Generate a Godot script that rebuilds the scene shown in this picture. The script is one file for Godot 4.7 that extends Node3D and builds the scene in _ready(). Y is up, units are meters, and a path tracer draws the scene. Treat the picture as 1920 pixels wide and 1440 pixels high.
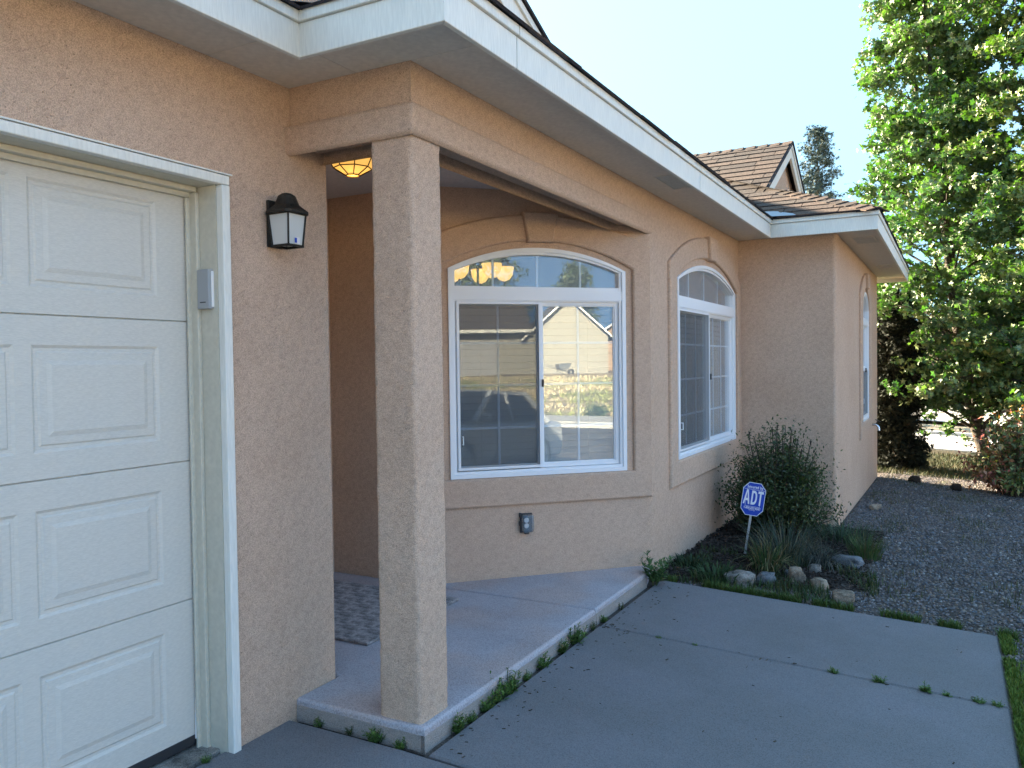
extends Node3D
# ---------------------------------------------------------------- mesh buffer
class Geo:
	var v := PackedVector3Array()
	var n := PackedVector3Array()
	var c := PackedColorArray()
	var col := Color(1, 1, 1)
	var use_col := false
	func pt(p: Vector3, nn: Vector3) -> void:
		v.append(p); n.append(nn); c.append(col)
	func trin(a: Vector3, b: Vector3, d: Vector3, na: Vector3, nb: Vector3, nd: Vector3) -> void:
		pt(a, na); pt(d, nd); pt(b, nb)
	func tri(a: Vector3, b: Vector3, d: Vector3) -> void:
		var m := (b - a).cross(d - a).normalized()
		trin(a, b, d, m, m, m)
	func quad(a: Vector3, b: Vector3, d: Vector3, e: Vector3) -> void:
		var m := (d - a).cross(e - b).normalized()
		trin(a, b, d, m, m, m); trin(a, d, e, m, m, m)
	func quadn(a: Vector3, b: Vector3, d: Vector3, e: Vector3, na: Vector3, nb: Vector3, nd: Vector3, ne: Vector3) -> void:
		trin(a, b, d, na, nb, nd); trin(a, d, e, na, nd, ne)
	func rbox(o: Vector3, s: Vector3, bev := 0.004, k := 0, bs := Basis()) -> void:
		var h := s / 2
		bev = minf(bev, minf(h.x, minf(h.y, h.z)) * 0.98)
		for ax in 3:
			for sg in [-1.0, 1.0]:
				var a1 := (ax + 1) % 3
				var a2 := (ax + 2) % 3
				var l1 := _steps(h[a1], bev, k)
				var l2 := _steps(h[a2], bev, k)
				var g := []
				for i in l1.size():
					var row := []
					for j in l2.size():
						var p := Vector3()
						p[ax] = sg * h[ax]; p[a1] = l1[i]; p[a2] = l2[j]
						var q := Vector3(clampf(p.x, -h.x + bev, h.x - bev), clampf(p.y, -h.y + bev, h.y - bev), clampf(p.z, -h.z + bev, h.z - bev))
						var nn := (p - q).normalized()
						row.append([o + bs * (q + nn * bev), bs * nn])
					g.append(row)
				for i in l1.size() - 1:
					for j in l2.size() - 1:
						var A = g[i][j]; var B = g[i + 1][j]; var C = g[i + 1][j + 1]; var D = g[i][j + 1]
						if sg > 0: quadn(A[0], B[0], C[0], D[0], A[1], B[1], C[1], D[1])
						else: quadn(A[0], D[0], C[0], B[0], A[1], D[1], C[1], B[1])
	func _steps(h: float, b: float, k: int) -> Array:
		if k == 0: return [-h, -h + b, h - b, h]
		return [-h, -h + b * 0.42, -h + b, h - b, h - b * 0.42, h]
	func box(o: Vector3, s: Vector3, bs := Basis()) -> void:
		var h := s / 2
		for ax in 3:
			for sg in [-1.0, 1.0]:
				var e1 := Vector3(); var e2 := Vector3(); var e0 := Vector3()
				e0[ax] = sg * h[ax]; e1[(ax + 1) % 3] = h[(ax + 1) % 3]; e2[(ax + 2) % 3] = h[(ax + 2) % 3] * sg
				quad(o + bs * (e0 - e1 - e2), o + bs * (e0 + e1 - e2), o + bs * (e0 + e1 + e2), o + bs * (e0 - e1 + e2))
	func bar(a: Vector3, b: Vector3, w: float, t: float, up := Vector3.UP) -> void:
		var z := (b - a).normalized()
		var x := up.cross(z)
		if x.length() < 0.01: x = Vector3.RIGHT.cross(z)
		x = x.normalized()
		box((a + b) / 2, Vector3(w, t, (b - a).length()), Basis(x, z.cross(x), z))
	func tube(ps: Array, rs: Array, sides := 8, cap := true) -> void:
		var prev := []
		var x := Vector3.ZERO
		for i in ps.size():
			var d: Vector3 = (ps[mini(i + 1, ps.size() - 1)] - ps[maxi(i - 1, 0)]).normalized()
			if i == 0:
				x = d.cross(Vector3.UP if absf(d.y) < 0.9 else Vector3.RIGHT).normalized()
			else:
				x = (x - d * x.dot(d)).normalized()
			var y := d.cross(x)
			var ring := []
			for k in sides:
				var a := TAU * k / sides
				var nn := x * cos(a) + y * sin(a)
				ring.append([ps[i] + nn * rs[i], nn])
			if i > 0:
				for k in sides:
					var m := (k + 1) % sides
					quadn(prev[k][0], prev[m][0], ring[m][0], ring[k][0], prev[k][1], prev[m][1], ring[m][1], ring[k][1])
			if cap and (i == 0 or i == ps.size() - 1):
				var nn2: Vector3 = -d if i == 0 else d
				for k in sides:
					var m := (k + 1) % sides
					trin(ps[i], ring[k][0], ring[m][0], nn2, nn2, nn2)
			prev = ring
	func lathe(prof: Array, o: Vector3, sides := 16, bs := Basis(), flat := false) -> void:
		for i in prof.size() - 1:
			var p: Vector2 = prof[i]; var q: Vector2 = prof[i + 1]
			var t := (q - p).normalized()
			for k in sides:
				var a := TAU * k / sides; var b := TAU * (k + 1) / sides
				var m := (a + b) / 2
				var da := Vector3(cos(a), 0, sin(a)); var db := Vector3(cos(b), 0, sin(b)); var dm := Vector3(cos(m), 0, sin(m))
				var f := func(d: Vector3) -> Vector3: return bs * (d * t.y - Vector3.UP * t.x)
				var na: Vector3 = f.call(dm if flat else da); var nb: Vector3 = f.call(dm if flat else db)
				quadn(o + bs * (da * p.x + Vector3.UP * p.y), o + bs * (da * q.x + Vector3.UP * q.y), o + bs * (db * q.x + Vector3.UP * q.y), o + bs * (db * p.x + Vector3.UP * p.y), na, na, nb, nb)
	# outline in x,y of a frame, thickness along its z from d0 to d1, front edge rounded by bev
	func extr(poly: PackedVector2Array, f: Transform3D, d0: float, d1: float, bev := 0.0, back := false, backbev := 0.0) -> void:
		if Geometry2D.is_polygon_clockwise(poly):
			poly = poly.duplicate(); poly.reverse()
		var N := poly.size()
		var en := []
		for i in N:
			var d := (poly[(i + 1) % N] - poly[i]).normalized()
			en.append(Vector2(d.y, -d.x))
		var mit := []; var sm := []
		for i in N:
			var a: Vector2 = en[(i + N - 1) % N]; var b: Vector2 = en[i]
			var m := (a + b)
			m = m.normalized() if m.length() > 0.05 else b
			mit.append(m / maxf(0.4, m.dot(b)))
			sm.append(a.dot(b) > 0.64)
		var rows := []
		if backbev > 0:
			for k in 3:
				var t := PI / 2 * k / 3.0
				rows.append([d0 + backbev * (1 - sin(t)), 0.0, 0.0])
			rows = [[d0, backbev, -PI / 2 * 0.7], [d0 + backbev * 0.3, backbev * 0.3, -PI / 4], [d0 + backbev, 0.0, 0.0]]
		else:
			rows.append([d0, 0.0, 0.0])
		if bev > 0:
			rows += [[d1 - bev, 0.0, 0.0], [d1 - bev * 0.3, bev * 0.3, PI / 4], [d1, bev, PI / 2 * 0.7]]
		else:
			rows.append([d1, 0.0, 0.0])
		for r in rows.size() - 1:
			var R = rows[r]; var S = rows[r + 1]
			for i in N:
				var j := (i + 1) % N
				var ni: Vector2 = mit[i].normalized() if sm[i] else en[i]
				var nj: Vector2 = mit[j].normalized() if sm[j] else en[i]
				var P := func(k: int, w: Array) -> Vector3:
					var q: Vector2 = poly[k] - mit[k] * w[1]
					return f * Vector3(q.x, q.y, w[0])
				var M := func(m: Vector2, w: Array) -> Vector3: return (f.basis * Vector3(m.x * cos(w[2]), m.y * cos(w[2]), sin(w[2]))).normalized()
				quadn(P.call(i, R), P.call(j, R), P.call(j, S), P.call(i, S), M.call(ni, R), M.call(nj, R), M.call(nj, S), M.call(ni, S))
		var fl := PackedVector2Array()
		for i in N: fl.append(poly[i] - mit[i] * bev)
		var ix := Geometry2D.triangulate_polygon(fl)
		var fn := (f.basis.z).normalized()
		for k in range(0, ix.size(), 3):
			_face(f, fl[ix[k]], fl[ix[k + 1]], fl[ix[k + 2]], d1, fn)
		if back:
			for i in N: fl[i] = poly[i] - mit[i] * backbev
			for k in range(0, ix.size(), 3):
				_face(f, fl[ix[k]], fl[ix[k + 1]], fl[ix[k + 2]], d0, -fn)
	func _face(f: Transform3D, a: Vector2, b: Vector2, d: Vector2, z: float, fn: Vector3) -> void:
		var A := f * Vector3(a.x, a.y, z); var B := f * Vector3(b.x, b.y, z); var D := f * Vector3(d.x, d.y, z)
		if (B - A).cross(D - A).dot(fn) < 0: trin(A, D, B, fn, fn, fn)
		else: trin(A, B, D, fn, fn, fn)
	# ring between two outlines of equal length
	func ring(o: PackedVector2Array, i_: PackedVector2Array, f: Transform3D, d0: float, d1: float, closed := true) -> void:
		var N := o.size()
		for k in (N if closed else N - 1):
			var m := (k + 1) % N
			var a := f * Vector3(o[k].x, o[k].y, d1); var b := f * Vector3(o[m].x, o[m].y, d1)
			var d := f * Vector3(i_[m].x, i_[m].y, d1); var e := f * Vector3(i_[k].x, i_[k].y, d1)
			var z := f.basis.z * (d0 - d1)
			var fn := f.basis.z.normalized()
			if (b - a).cross(d - a).dot(fn) > 0:
				quad(a, b, d, e); quad(b, a, a + z, b + z); quad(e, d, d + z, e + z)
			else:
				quad(a, e, d, b); quad(a, b, b + z, a + z); quad(d, e, e + z, d + z)
	func blob(o: Vector3, r: Vector3, seed_: int, rough := 0.25, sub := 10, bs := Basis(), flat := 0.0) -> void:
		var fn := FastNoiseLite.new(); fn.seed = seed_; fn.frequency = 0.9; fn.fractal_octaves = 3
		var g := []
		for i in sub + 1:
			var row := []
			var th := PI * i / sub
			for j in sub * 2 + 1:
				var ph := TAU * (j % (sub * 2)) / (sub * 2)
				var d := Vector3(sin(th) * cos(ph), cos(th), sin(th) * sin(ph))
				var q := d * (1.0 + rough * fn.get_noise_3d(d.x * 1.3, d.y * 1.3, d.z * 1.3) * 2.0)
				if flat > 0: q = Vector3(clampf(q.x, -1 + flat, 1 - flat), clampf(q.y, -1 + flat, 1 - flat), clampf(q.z, -1 + flat, 1 - flat))
				row.append(o + bs * (q * r))
			g.append(row)
		var nr := []
		for i in sub + 1:
			var row := []
			for j in sub * 2 + 1:
				var jm := (j - 1 + sub * 2) % (sub * 2); var jp := (j + 1) % (sub * 2)
				var du: Vector3 = g[i][jp] - g[i][jm]
				var dv: Vector3 = g[mini(i + 1, sub)][j] - g[maxi(i - 1, 0)][j]
				var m := du.cross(dv)
				if m.length() < 1e-9: m = bs * Vector3(0, 1 if i == 0 else -1, 0)
				m = m.normalized()
				if m.dot(g[i][j] - o) < 0: m = -m
				row.append(m)
			nr.append(row)
		for i in sub:
			for j in sub * 2:
				quadn(g[i][j], g[i][j + 1], g[i + 1][j + 1], g[i + 1][j], nr[i][j], nr[i][j + 1], nr[i + 1][j + 1], nr[i + 1][j])
	func mesh() -> ArrayMesh:
		var a := []
		a.resize(Mesh.ARRAY_MAX)
		a[Mesh.ARRAY_VERTEX] = v; a[Mesh.ARRAY_NORMAL] = n
		if use_col: a[Mesh.ARRAY_COLOR] = c
		var m := ArrayMesh.new()
		m.add_surface_from_arrays(Mesh.PRIMITIVE_TRIANGLES, a)
		return m

# ---------------------------------------------------------------- helpers
var M := {}
var names := {}
var rng := RandomNumberGenerator.new()

func numbered(s: String) -> String:
	if not names.has(s):
		names[s] = 0
		return s
	names[s] += 1
	return "%s_%03d" % [s, names[s]]
func tag(o: Node3D, label: String, category: String, group := "", kind := "") -> Node3D:
	if label: o.set_meta("label", label)
	if category: o.set_meta("category", category)
	if group: o.set_meta("group", group)
	if kind: o.set_meta("kind", kind)
	return o
func put(called: String, g: Geo, m: Material, parent: Node3D = null, at := Transform3D()) -> MeshInstance3D:
	return putm(called, g.mesh(), m, parent, at)
func putm(called: String, me: Mesh, m: Material, parent: Node3D = null, at := Transform3D()) -> MeshInstance3D:
	var o := MeshInstance3D.new()
	o.mesh = me
	o.material_override = m
	o.transform = at
	if parent == null:
		o.name = numbered(called); add_child(o, true)
	else:
		var base := called; var k := 0
		while parent.has_node(NodePath(called)):
			k += 1; called = "%s_%03d" % [base, k]
		o.name = called; parent.add_child(o, true)
	return o
func thing(called: String, label: String, category: String, at := Vector3.ZERO, turn := 0.0, group := "") -> Node3D:
	var o := Node3D.new()
	o.name = numbered(called); add_child(o, true)
	o.position = at; o.rotation.y = turn
	tag(o, label, category, group)
	return o
func struct(called: String, g: Geo, m: Material) -> MeshInstance3D:
	var o := put(called, g, m)
	o.set_meta("kind", "structure")
	return o
func multi(called: String, me: Mesh, m: Material, xf: Array, cols: Array, parent: Node3D = null) -> MultiMeshInstance3D:
	var mm := MultiMesh.new()
	mm.transform_format = MultiMesh.TRANSFORM_3D
	mm.use_colors = true
	mm.mesh = me
	mm.instance_count = xf.size()
	for i in xf.size():
		mm.set_instance_transform(i, xf[i]); mm.set_instance_color(i, cols[i])
	var o := MultiMeshInstance3D.new()
	o.multimesh = mm; o.material_override = m
	if parent == null:
		o.name = numbered(called); add_child(o, true)
	else:
		o.name = called; parent.add_child(o, true)
	o.set_meta("kind", "stuff")
	return o
func again(src: Node3D, at: Vector3, turn: float, label: String, sc := 1.0) -> Node3D:
	var o := src.duplicate() as Node3D
	o.name = numbered(String(src.name).trim_suffix("_000")); add_child(o, true)
	o.position = at; o.rotation.y = turn; o.scale = Vector3.ONE * sc
	o.set_meta("label", label)
	return o
func lin(r: float, g: float, b: float) -> Color:
	return Color(r, g, b).linear_to_srgb()
func mat(called: String, r: float, g: float, b: float, rough := 0.8, metal := 0.0) -> StandardMaterial3D:
	var m := StandardMaterial3D.new()
	m.resource_name = called
	m.albedo_color = lin(r, g, b); m.roughness = rough; m.metallic = metal
	m.metallic_specular = 0.4
	M[called] = m
	return m
func tri_tex(m: StandardMaterial3D, albedo: Texture2D, height: Texture2D, scale: float, h_cm := 0.2) -> StandardMaterial3D:
	m.uv1_triplanar = true; m.uv1_world_triplanar = true; m.uv1_triplanar_sharpness = 4.0
	m.uv1_scale = Vector3.ONE * scale
	if albedo: m.albedo_texture = albedo
	if height:
		m.heightmap_enabled = true; m.heightmap_texture = height; m.heightmap_scale = h_cm
	return m
# noise that repeats without a seam: random lattices, wrapped and smoothly enlarged, summed over octaves
func noise_img(size: int, seed_: int, freq: float, oct := 4) -> PackedByteArray:
	var r := RandomNumberGenerator.new(); r.seed = seed_
	var sum := PackedFloat32Array(); sum.resize(size * size)
	var amp := 1.0
	var n := 2
	for c in [3, 4, 6, 8, 12, 16, 24, 32, 48, 64, 96, 128, 192, 256, 384]:
		if size % c == 0 and absf(c - size * freq) < absf(n - size * freq): n = c
	for o in oct:
		if n * 2 > size: break
		var k := size / n
		var b := PackedByteArray(); b.resize(n * n)
		for q in n * n: b[q] = r.randi() % 256
		var p := 4
		var w := n + 2 * p
		var d := PackedByteArray(); d.resize(w * w)
		for y in w:
			for x in w: d[y * w + x] = b[posmod(y - p, n) * n + posmod(x - p, n)]
		var im := Image.create_from_data(w, w, false, Image.FORMAT_L8, d)
		im.resize(w * k, w * k, Image.INTERPOLATE_CUBIC)
		var ox := (r.randi() % k) if k > 1 else 0
		var g := im.get_region(Rect2i(p * k - ox, p * k - ox / 2, size, size)).get_data()
		for q in size * size: sum[q] += amp * g[q]
		amp *= 0.5
		n *= 2
	var lo := 1e9; var hi := -1e9; var mean := 0.0
	for v in sum: mean += v
	mean /= size * size
	var vr := 0.0
	for v in sum: vr += (v - mean) * (v - mean)
	var sd := sqrt(vr / (size * size))
	var out := PackedByteArray(); out.resize(size * size)
	for q in size * size: out[q] = clampi(int(128 + (sum[q] - mean) / sd * 43.0), 0, 255)
	return out
func tex(size: int, f: Callable) -> ImageTexture:
	var d := PackedByteArray()
	d.resize(size * size * 3)
	for i in size * size:
		var q: Color = f.call(i)
		d[i * 3] = clampi(int(q.r * 255), 0, 255); d[i * 3 + 1] = clampi(int(q.g * 255), 0, 255); d[i * 3 + 2] = clampi(int(q.b * 255), 0, 255)
	return ImageTexture.create_from_image(Image.create_from_data(size, size, false, Image.FORMAT_RGB8, d))
func gtex(size: int, f: Callable) -> ImageTexture:
	var d := PackedByteArray()
	d.resize(size * size)
	for i in size * size:
		d[i] = clampi(int(f.call(i) * 255), 0, 255)
	return ImageTexture.create_from_image(Image.create_from_data(size, size, false, Image.FORMAT_L8, d))
func fillet(poly: Array, rad: float, which := []) -> PackedVector2Array:
	var o := PackedVector2Array()
	var N := poly.size()
	for i in N:
		var p: Vector2 = poly[i]
		if which and not i in which:
			o.append(p); continue
		var a := ((poly[(i + N - 1) % N] as Vector2) - p); var b := ((poly[(i + 1) % N] as Vector2) - p)
		var t := minf(rad, minf(a.length(), b.length()) * 0.45)
		var A := p + a.normalized() * t; var B := p + b.normalized() * t
		for k in 6:
			var s := k / 5.0
			o.append(A * (1 - s) * (1 - s) + p * 2 * s * (1 - s) + B * s * s)
	return o
# arch-topped outline: half width, bottom, spring line, rise
func arch(hw: float, y0: float, ys: float, rise: float, segs := 24, uc := 0.0) -> PackedVector2Array:
	var o := PackedVector2Array([Vector2(uc - hw, y0), Vector2(uc + hw, y0)])
	var R := (hw * hw + rise * rise) / (2 * rise)
	var cy := ys + rise - R
	var a0 := asin(clampf(hw / R, -1, 1))
	for k in segs + 1:
		var a := a0 - 2 * a0 * k / segs
		o.append(Vector2(uc + R * sin(a), cy + R * cos(a)))
	return o
func hx(x: float) -> float:
	var y := 0.0
	if x > 0.65: y -= 0.045 * (minf(x, 3.0) - 0.65)
	if x > 3.0: y -= 0.07 * (minf(x, 9.5) - 3.0)
	if x > 20.0: y += 0.075 * (minf(x, 40.0) - 20.0)
	return y
func H(x: float, z: float) -> float:
	var hz := 0.0
	if z < -4.0: hz = -0.024 * (minf(-z, 13.5) - 4.0)
	return hx(x) + hz
func sheet(x0: float, x1: float, z0: float, z1: float, step: float, off: float) -> Geo:
	var g := Geo.new()
	var nx := maxi(1, int(ceil((x1 - x0) / step))); var nz := maxi(1, int(ceil((z1 - z0) / step)))
	var P := func(i: int, j: int) -> Vector3:
		var x := x0 + (x1 - x0) * i / nx; var z := z0 + (z1 - z0) * j / nz
		return Vector3(x, H(x, z) + off, z)
	for i in nx:
		for j in nz:
			g.quad(P.call(i, j), P.call(i, j + 1), P.call(i + 1, j + 1), P.call(i + 1, j))
	return g
# raised slab that follows the ground, with real edges and joints
func slab(x0: float, x1: float, z0: float, z1: float, top: float, deep := 0.12, step := 0.5, bev := 0.008) -> Geo:
	var g := sheet(x0 + bev, x1 - bev, z0 + bev, z1 - bev, step, top)
	var P := func(x: float, z: float, o: float) -> Vector3: return Vector3(x, H(x, z) + o, z)
	var nx := maxi(1, int((x1 - x0) / step)); var nz := maxi(1, int((z1 - z0) / step))
	for e in [[0, x0, 1], [0, x1, -1], [1, z0, 1], [1, z1, -1]]:
		var cnt: int = nz if e[0] == 0 else nx
		for k in cnt:
			var s := float(k) / cnt; var t := float(k + 1) / cnt
			var a: Vector3; var b: Vector3; var a2: Vector3; var b2: Vector3
			if e[0] == 0:
				var xi: float = e[1] + e[2] * bev
				a = P.call(xi, lerpf(z0 + bev, z1 - bev, s), top); b = P.call(xi, lerpf(z0 + bev, z1 - bev, t), top)
				a2 = P.call(e[1], lerpf(z0, z1, s), top - bev); b2 = P.call(e[1], lerpf(z0, z1, t), top - bev)
			else:
				var zi: float = e[1] + e[2] * bev
				a = P.call(lerpf(x0 + bev, x1 - bev, s), zi, top); b = P.call(lerpf(x0 + bev, x1 - bev, t), zi, top)
				a2 = P.call(lerpf(x0, x1, s), e[1], top - bev); b2 = P.call(lerpf(x0, x1, t), e[1], top - bev)
			var down := Vector3(0, -deep, 0)
			g.quad(a, b, b2, a2); g.quad(a2, b2, b2 + down, a2 + down)
	return g

# ---------------------------------------------------------------- camera, sky, sun
const SUN := Vector3(-0.885, 0.362, -0.30)
func view_and_light() -> void:
	var cam := Camera3D.new()
	cam.name = "camera"
	cam.fov = 50.82; cam.near = 0.05; cam.far = 900.0
	var B := Basis(Vector3.UP, deg_to_rad(28.569)) * Basis(Vector3.RIGHT, deg_to_rad(-1.398)) * Basis(Vector3.BACK, deg_to_rad(-0.737))
	cam.transform = Transform3D(B, Vector3(2.425, 1.471, 2.783))
	add_child(cam); cam.current = true
	var s := SUN.normalized()
	var W := 768; var HH := 384
	var im := Image.create(W, HH, false, Image.FORMAT_RGBF)
	var zen := Vector3(0.225, 0.42, 0.80); var hor := Vector3(0.49, 0.85, 1.0); var glow := Vector3(1.0, 0.98, 0.93)
	# clear sky: brighter and paler towards the sun, deeper blue away from it
	for j in HH:
		var el := PI * (0.5 - (j + 0.5) / HH)
		var ce := cos(el); var se := sin(el)
		var up := maxf(se, 0.02)
		var f1 := (1.0 - exp(-1.4 / up)) / (1.0 - exp(-1.4))
		for i in W:
			var az := TAU * (i + 0.5) / W
			var d := Vector3(sin(az) * ce, maxf(se, 0.0), -cos(az) * ce)
			var cg := clampf(d.normalized().dot(s), -1, 1)
			var ga := acos(cg)
			var sc := 2.5 * (exp(-4.0 * ga) - exp(-4.0 * PI / 2))
			var L := f1 * (1 + sc + 0.2 * cg * cg)
			var c := zen.lerp(hor, clampf(1.6 * exp(-1.25 * ga) + 0.35 * pow(1.0 - up, 4.0), 0, 1))
			c = c.lerp(glow, clampf(sc / 3.0, 0, 0.85))
			c = c / (0.2126 * c.x + 0.7152 * c.y + 0.0722 * c.z)
			c *= L * 0.076
			if se < 0: c = Vector3(0.10, 0.085, 0.065)
			im.set_pixel(i, j, Color(c.x, c.y, c.z))
	var pm := PanoramaSkyMaterial.new()
	pm.panorama = ImageTexture.create_from_image(im)
	pm.energy_multiplier = 1.0
	var sky := Sky.new(); sky.sky_material = pm
	var env := Environment.new()
	env.background_mode = Environment.BG_SKY; env.sky = sky
	env.tonemap_mode = Environment.TONE_MAPPER_LINEAR
	env.tonemap_exposure = 11.5
	env.sdfgi_enabled = true; env.ssao_enabled = true; env.ssil_enabled = true
	var we := WorldEnvironment.new(); we.name = "world"; we.environment = env
	add_child(we)
	var sun := DirectionalLight3D.new(); sun.name = "sun"
	sun.light_energy = 1.6; sun.light_color = Color(1.0, 0.93, 0.82); sun.light_angular_distance = 0.5
	sun.shadow_enabled = true
	add_child(sun)
	sun.look_at_from_position(s * 50, Vector3.ZERO)

# ---------------------------------------------------------------- materials
func detail(m: StandardMaterial3D, t: Texture2D, scale: float) -> void:
	m.detail_enabled = true; m.detail_albedo = t; m.detail_blend_mode = BaseMaterial3D.BLEND_MODE_MUL
	m.detail_uv_layer = BaseMaterial3D.DETAIL_UV_2
	m.uv2_triplanar = true; m.uv2_world_triplanar = true; m.uv2_triplanar_sharpness = 4.0; m.uv2_scale = Vector3.ONE * scale
func materials() -> void:
	var S := 768
	var na := noise_img(S, 3, 0.030, 3); var nb := noise_img(S, 11, 0.075, 2); var nc := noise_img(S, 7, 0.10, 2)
	var nd := noise_img(S, 21, 0.012, 4); var nf := noise_img(S, 31, 0.28, 2)
	# stucco: fine sand with short dark pits
	var np_ := noise_img(S, 17, 0.125, 2)
	var st_h := gtex(S, func(i: int) -> float:
		var pit := smoothstep(0.74, 0.92, np_[i] / 255.0) * 0.4
		return clampf(0.45 + 0.42 * (na[i] / 255.0 - 0.5) + 0.30 * (nf[i] / 255.0 - 0.5) - pit, 0, 1))
	var st_a := tex(S, func(i: int) -> Color:
		var pit := smoothstep(0.78, 0.95, np_[i] / 255.0) * 0.20
		var k := 0.92 + 0.30 * (nf[i] / 255.0 - 0.5) + 0.08 * (na[i] / 255.0 - 0.5) - pit
		return Color(k, k, k))
	var big := tex(S, func(i: int) -> Color:
		var k := 0.95 + 0.05 * (nd[i] / 255.0)
		return Color(k, k * (0.985 + 0.015 * (nd[i] / 255.0)), k * (0.97 + 0.03 * (nd[i] / 255.0))))
	tri_tex(mat("stucco", 0.70, 0.505, 0.375, 0.95), st_a, st_h, 2.2, 0.55)
	M.stucco.metallic_specular = 0.2
	detail(M.stucco, big, 0.35)
	# concrete
	var co_a := tex(S, func(i: int) -> Color:
		var k := 0.93 + 0.04 * (nd[i] / 255.0) + 0.36 * (nf[i] / 255.0 - 0.5)
		if np_[i] > 236: k += 0.25
		if np_[i] < 14: k -= 0.25
		return Color(k, k, k))
	var co_h := gtex(S, func(i: int) -> float: return 0.5 + 0.5 * (nf[i] / 255.0 - 0.5) + 0.15 * (na[i] / 255.0 - 0.5) - (0.3 if np_[i] > 230 else 0.0))
	var cbig := tex(S, func(i: int) -> Color:
		var t := nd[i] / 255.0
		var k := 0.96 + 0.04 * smoothstep(0.25, 0.8, t)
		return Color(k, k * 0.995, k * (0.97 + 0.03 * t)))
	tri_tex(mat("concrete", 0.207, 0.20, 0.205, 0.9), co_a, co_h, 1.6, 0.10)
	detail(M.concrete, cbig, 0.33)
	tri_tex(mat("concrete_far", 0.48, 0.46, 0.42, 0.9), co_a, co_h, 0.3, 0.1)
	var ps := noise_img(S, 51, 0.008, 4)
	var pbig := tex(S, func(i: int) -> Color:
		var t := smoothstep(0.35, 0.75, ps[i] / 255.0) * (0.5 + 0.5 * nd[i] / 255.0)
		var k := 0.90 + 0.08 * (nd[i] / 255.0)
		return Color(lerpf(0.94, 0.97, t) * k, lerpf(0.955, 0.925, t) * k, lerpf(0.98, 0.90, t) * k))
	tri_tex(mat("porch_concrete", 0.61, 0.545, 0.53, 0.86), co_a, co_h, 1.3, 0.10)
	detail(M.porch_concrete, pbig, 0.55)
	tri_tex(mat("rough_edge", 0.40, 0.35, 0.31, 0.95), co_a, co_h, 2.2, 0.9)
	# painted board, soffit, door skin
	var wood := noise_img(512, 61, 0.05, 3)
	var pb_a := gtex(512, func(i: int) -> float: return 0.93 + 0.07 * (wood[i] / 255.0))
	var pb_h := gtex(512, func(i: int) -> float: return wood[(i / 512) * 512 / 1 % (512 * 512) + (i % 512)] / 255.0)
	tri_tex(mat("white_board", 0.80, 0.78, 0.70, 0.55), pb_a, pb_h, 2.0, 0.05)
	M.white_board.uv1_scale = Vector3(6, 0.8, 6)
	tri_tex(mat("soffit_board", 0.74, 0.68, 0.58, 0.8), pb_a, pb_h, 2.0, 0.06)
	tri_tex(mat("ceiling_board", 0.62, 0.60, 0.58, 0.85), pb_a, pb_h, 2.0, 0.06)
	tri_tex(mat("cream_trim", 0.60, 0.56, 0.45, 0.5), pb_a, pb_h, 2.0, 0.05)
	tri_tex(mat("door_skin", 0.64, 0.605, 0.53, 0.42), pb_a, pb_h, 5.0, 0.03)
	M.door_skin.uv1_scale = Vector3(3, 14, 3)
	mat("vinyl", 0.78, 0.79, 0.80, 0.35)
	mat("grille_bar", 0.55, 0.60, 0.66, 0.4)
	# glass
	var gl := mat("glass", 0.78, 0.92, 1.0, 0.0, 0.27)
	gl.transparency = BaseMaterial3D.TRANSPARENCY_ALPHA; gl.albedo_color.a = 0.03; gl.metallic_specular = 0.72
	var gt := mat("dimming_glass", 0.012, 0.014, 0.016, 0.0)  # dark tint added to dim the blinds and room behind
	gt.transparency = BaseMaterial3D.TRANSPARENCY_ALPHA; gt.albedo_color.a = 0.45; gt.metallic_specular = 0.72
	var sc := mat("screen_mesh", 0.05, 0.055, 0.06, 0.8)
	sc.transparency = BaseMaterial3D.TRANSPARENCY_ALPHA; sc.albedo_color.a = 0.44
	mat("shade_black", 0.02, 0.02, 0.02, 0.9)
	# shingles
	var sh_a := tex(512, func(i: int) -> Color:
		var k := 0.66 + 0.5 * (wood[i] / 255.0 - 0.3) + 0.5 * (nf[(i * 7) % (S * S)] / 255.0 - 0.5)
		return Color(k, k * 0.98, k * 0.96))
	var sh_h := gtex(512, func(i: int) -> float: return nf[(i * 7) % (S * S)] / 255.0)
	for k in 4:
		var q: Array = [[0.122, 0.084, 0.066], [0.085, 0.062, 0.052], [0.155, 0.104, 0.078], [0.105, 0.082, 0.070]][k]
		tri_tex(mat("shingle_%d" % k, q[0], q[1], q[2], 0.95), sh_a, sh_h, 3.0, 0.15)
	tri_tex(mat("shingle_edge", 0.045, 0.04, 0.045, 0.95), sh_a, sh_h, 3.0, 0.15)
	mat("flashing", 0.30, 0.32, 0.35, 0.6, 0.1)
	# ground
	var so_a := tex(S, func(i: int) -> Color:
		var k := 0.55 + 0.5 * (nd[i] / 255.0) + 0.5 * (nf[i] / 255.0 - 0.5) + 0.2 * (nc[i] / 255.0 - 0.5)
		return Color(k, k * 0.97, k * 0.93))
	tri_tex(mat("soil", 0.14, 0.115, 0.09, 0.98), so_a, co_h, 0.7, 1.2)
	tri_tex(mat("gravel_soil", 0.15, 0.13, 0.12, 0.98), so_a, co_h, 1.3, 1.0)
	tri_tex(mat("mulch_soil", 0.045, 0.036, 0.03, 0.98), so_a, co_h, 1.3, 1.5)
	tri_tex(mat("dry_earth", 0.56, 0.47, 0.32, 0.98), so_a, co_h, 0.2, 2.0)
	tri_tex(mat("lawn_soil", 0.04, 0.045, 0.02, 0.98), so_a, co_h, 0.7, 1.0)
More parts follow.
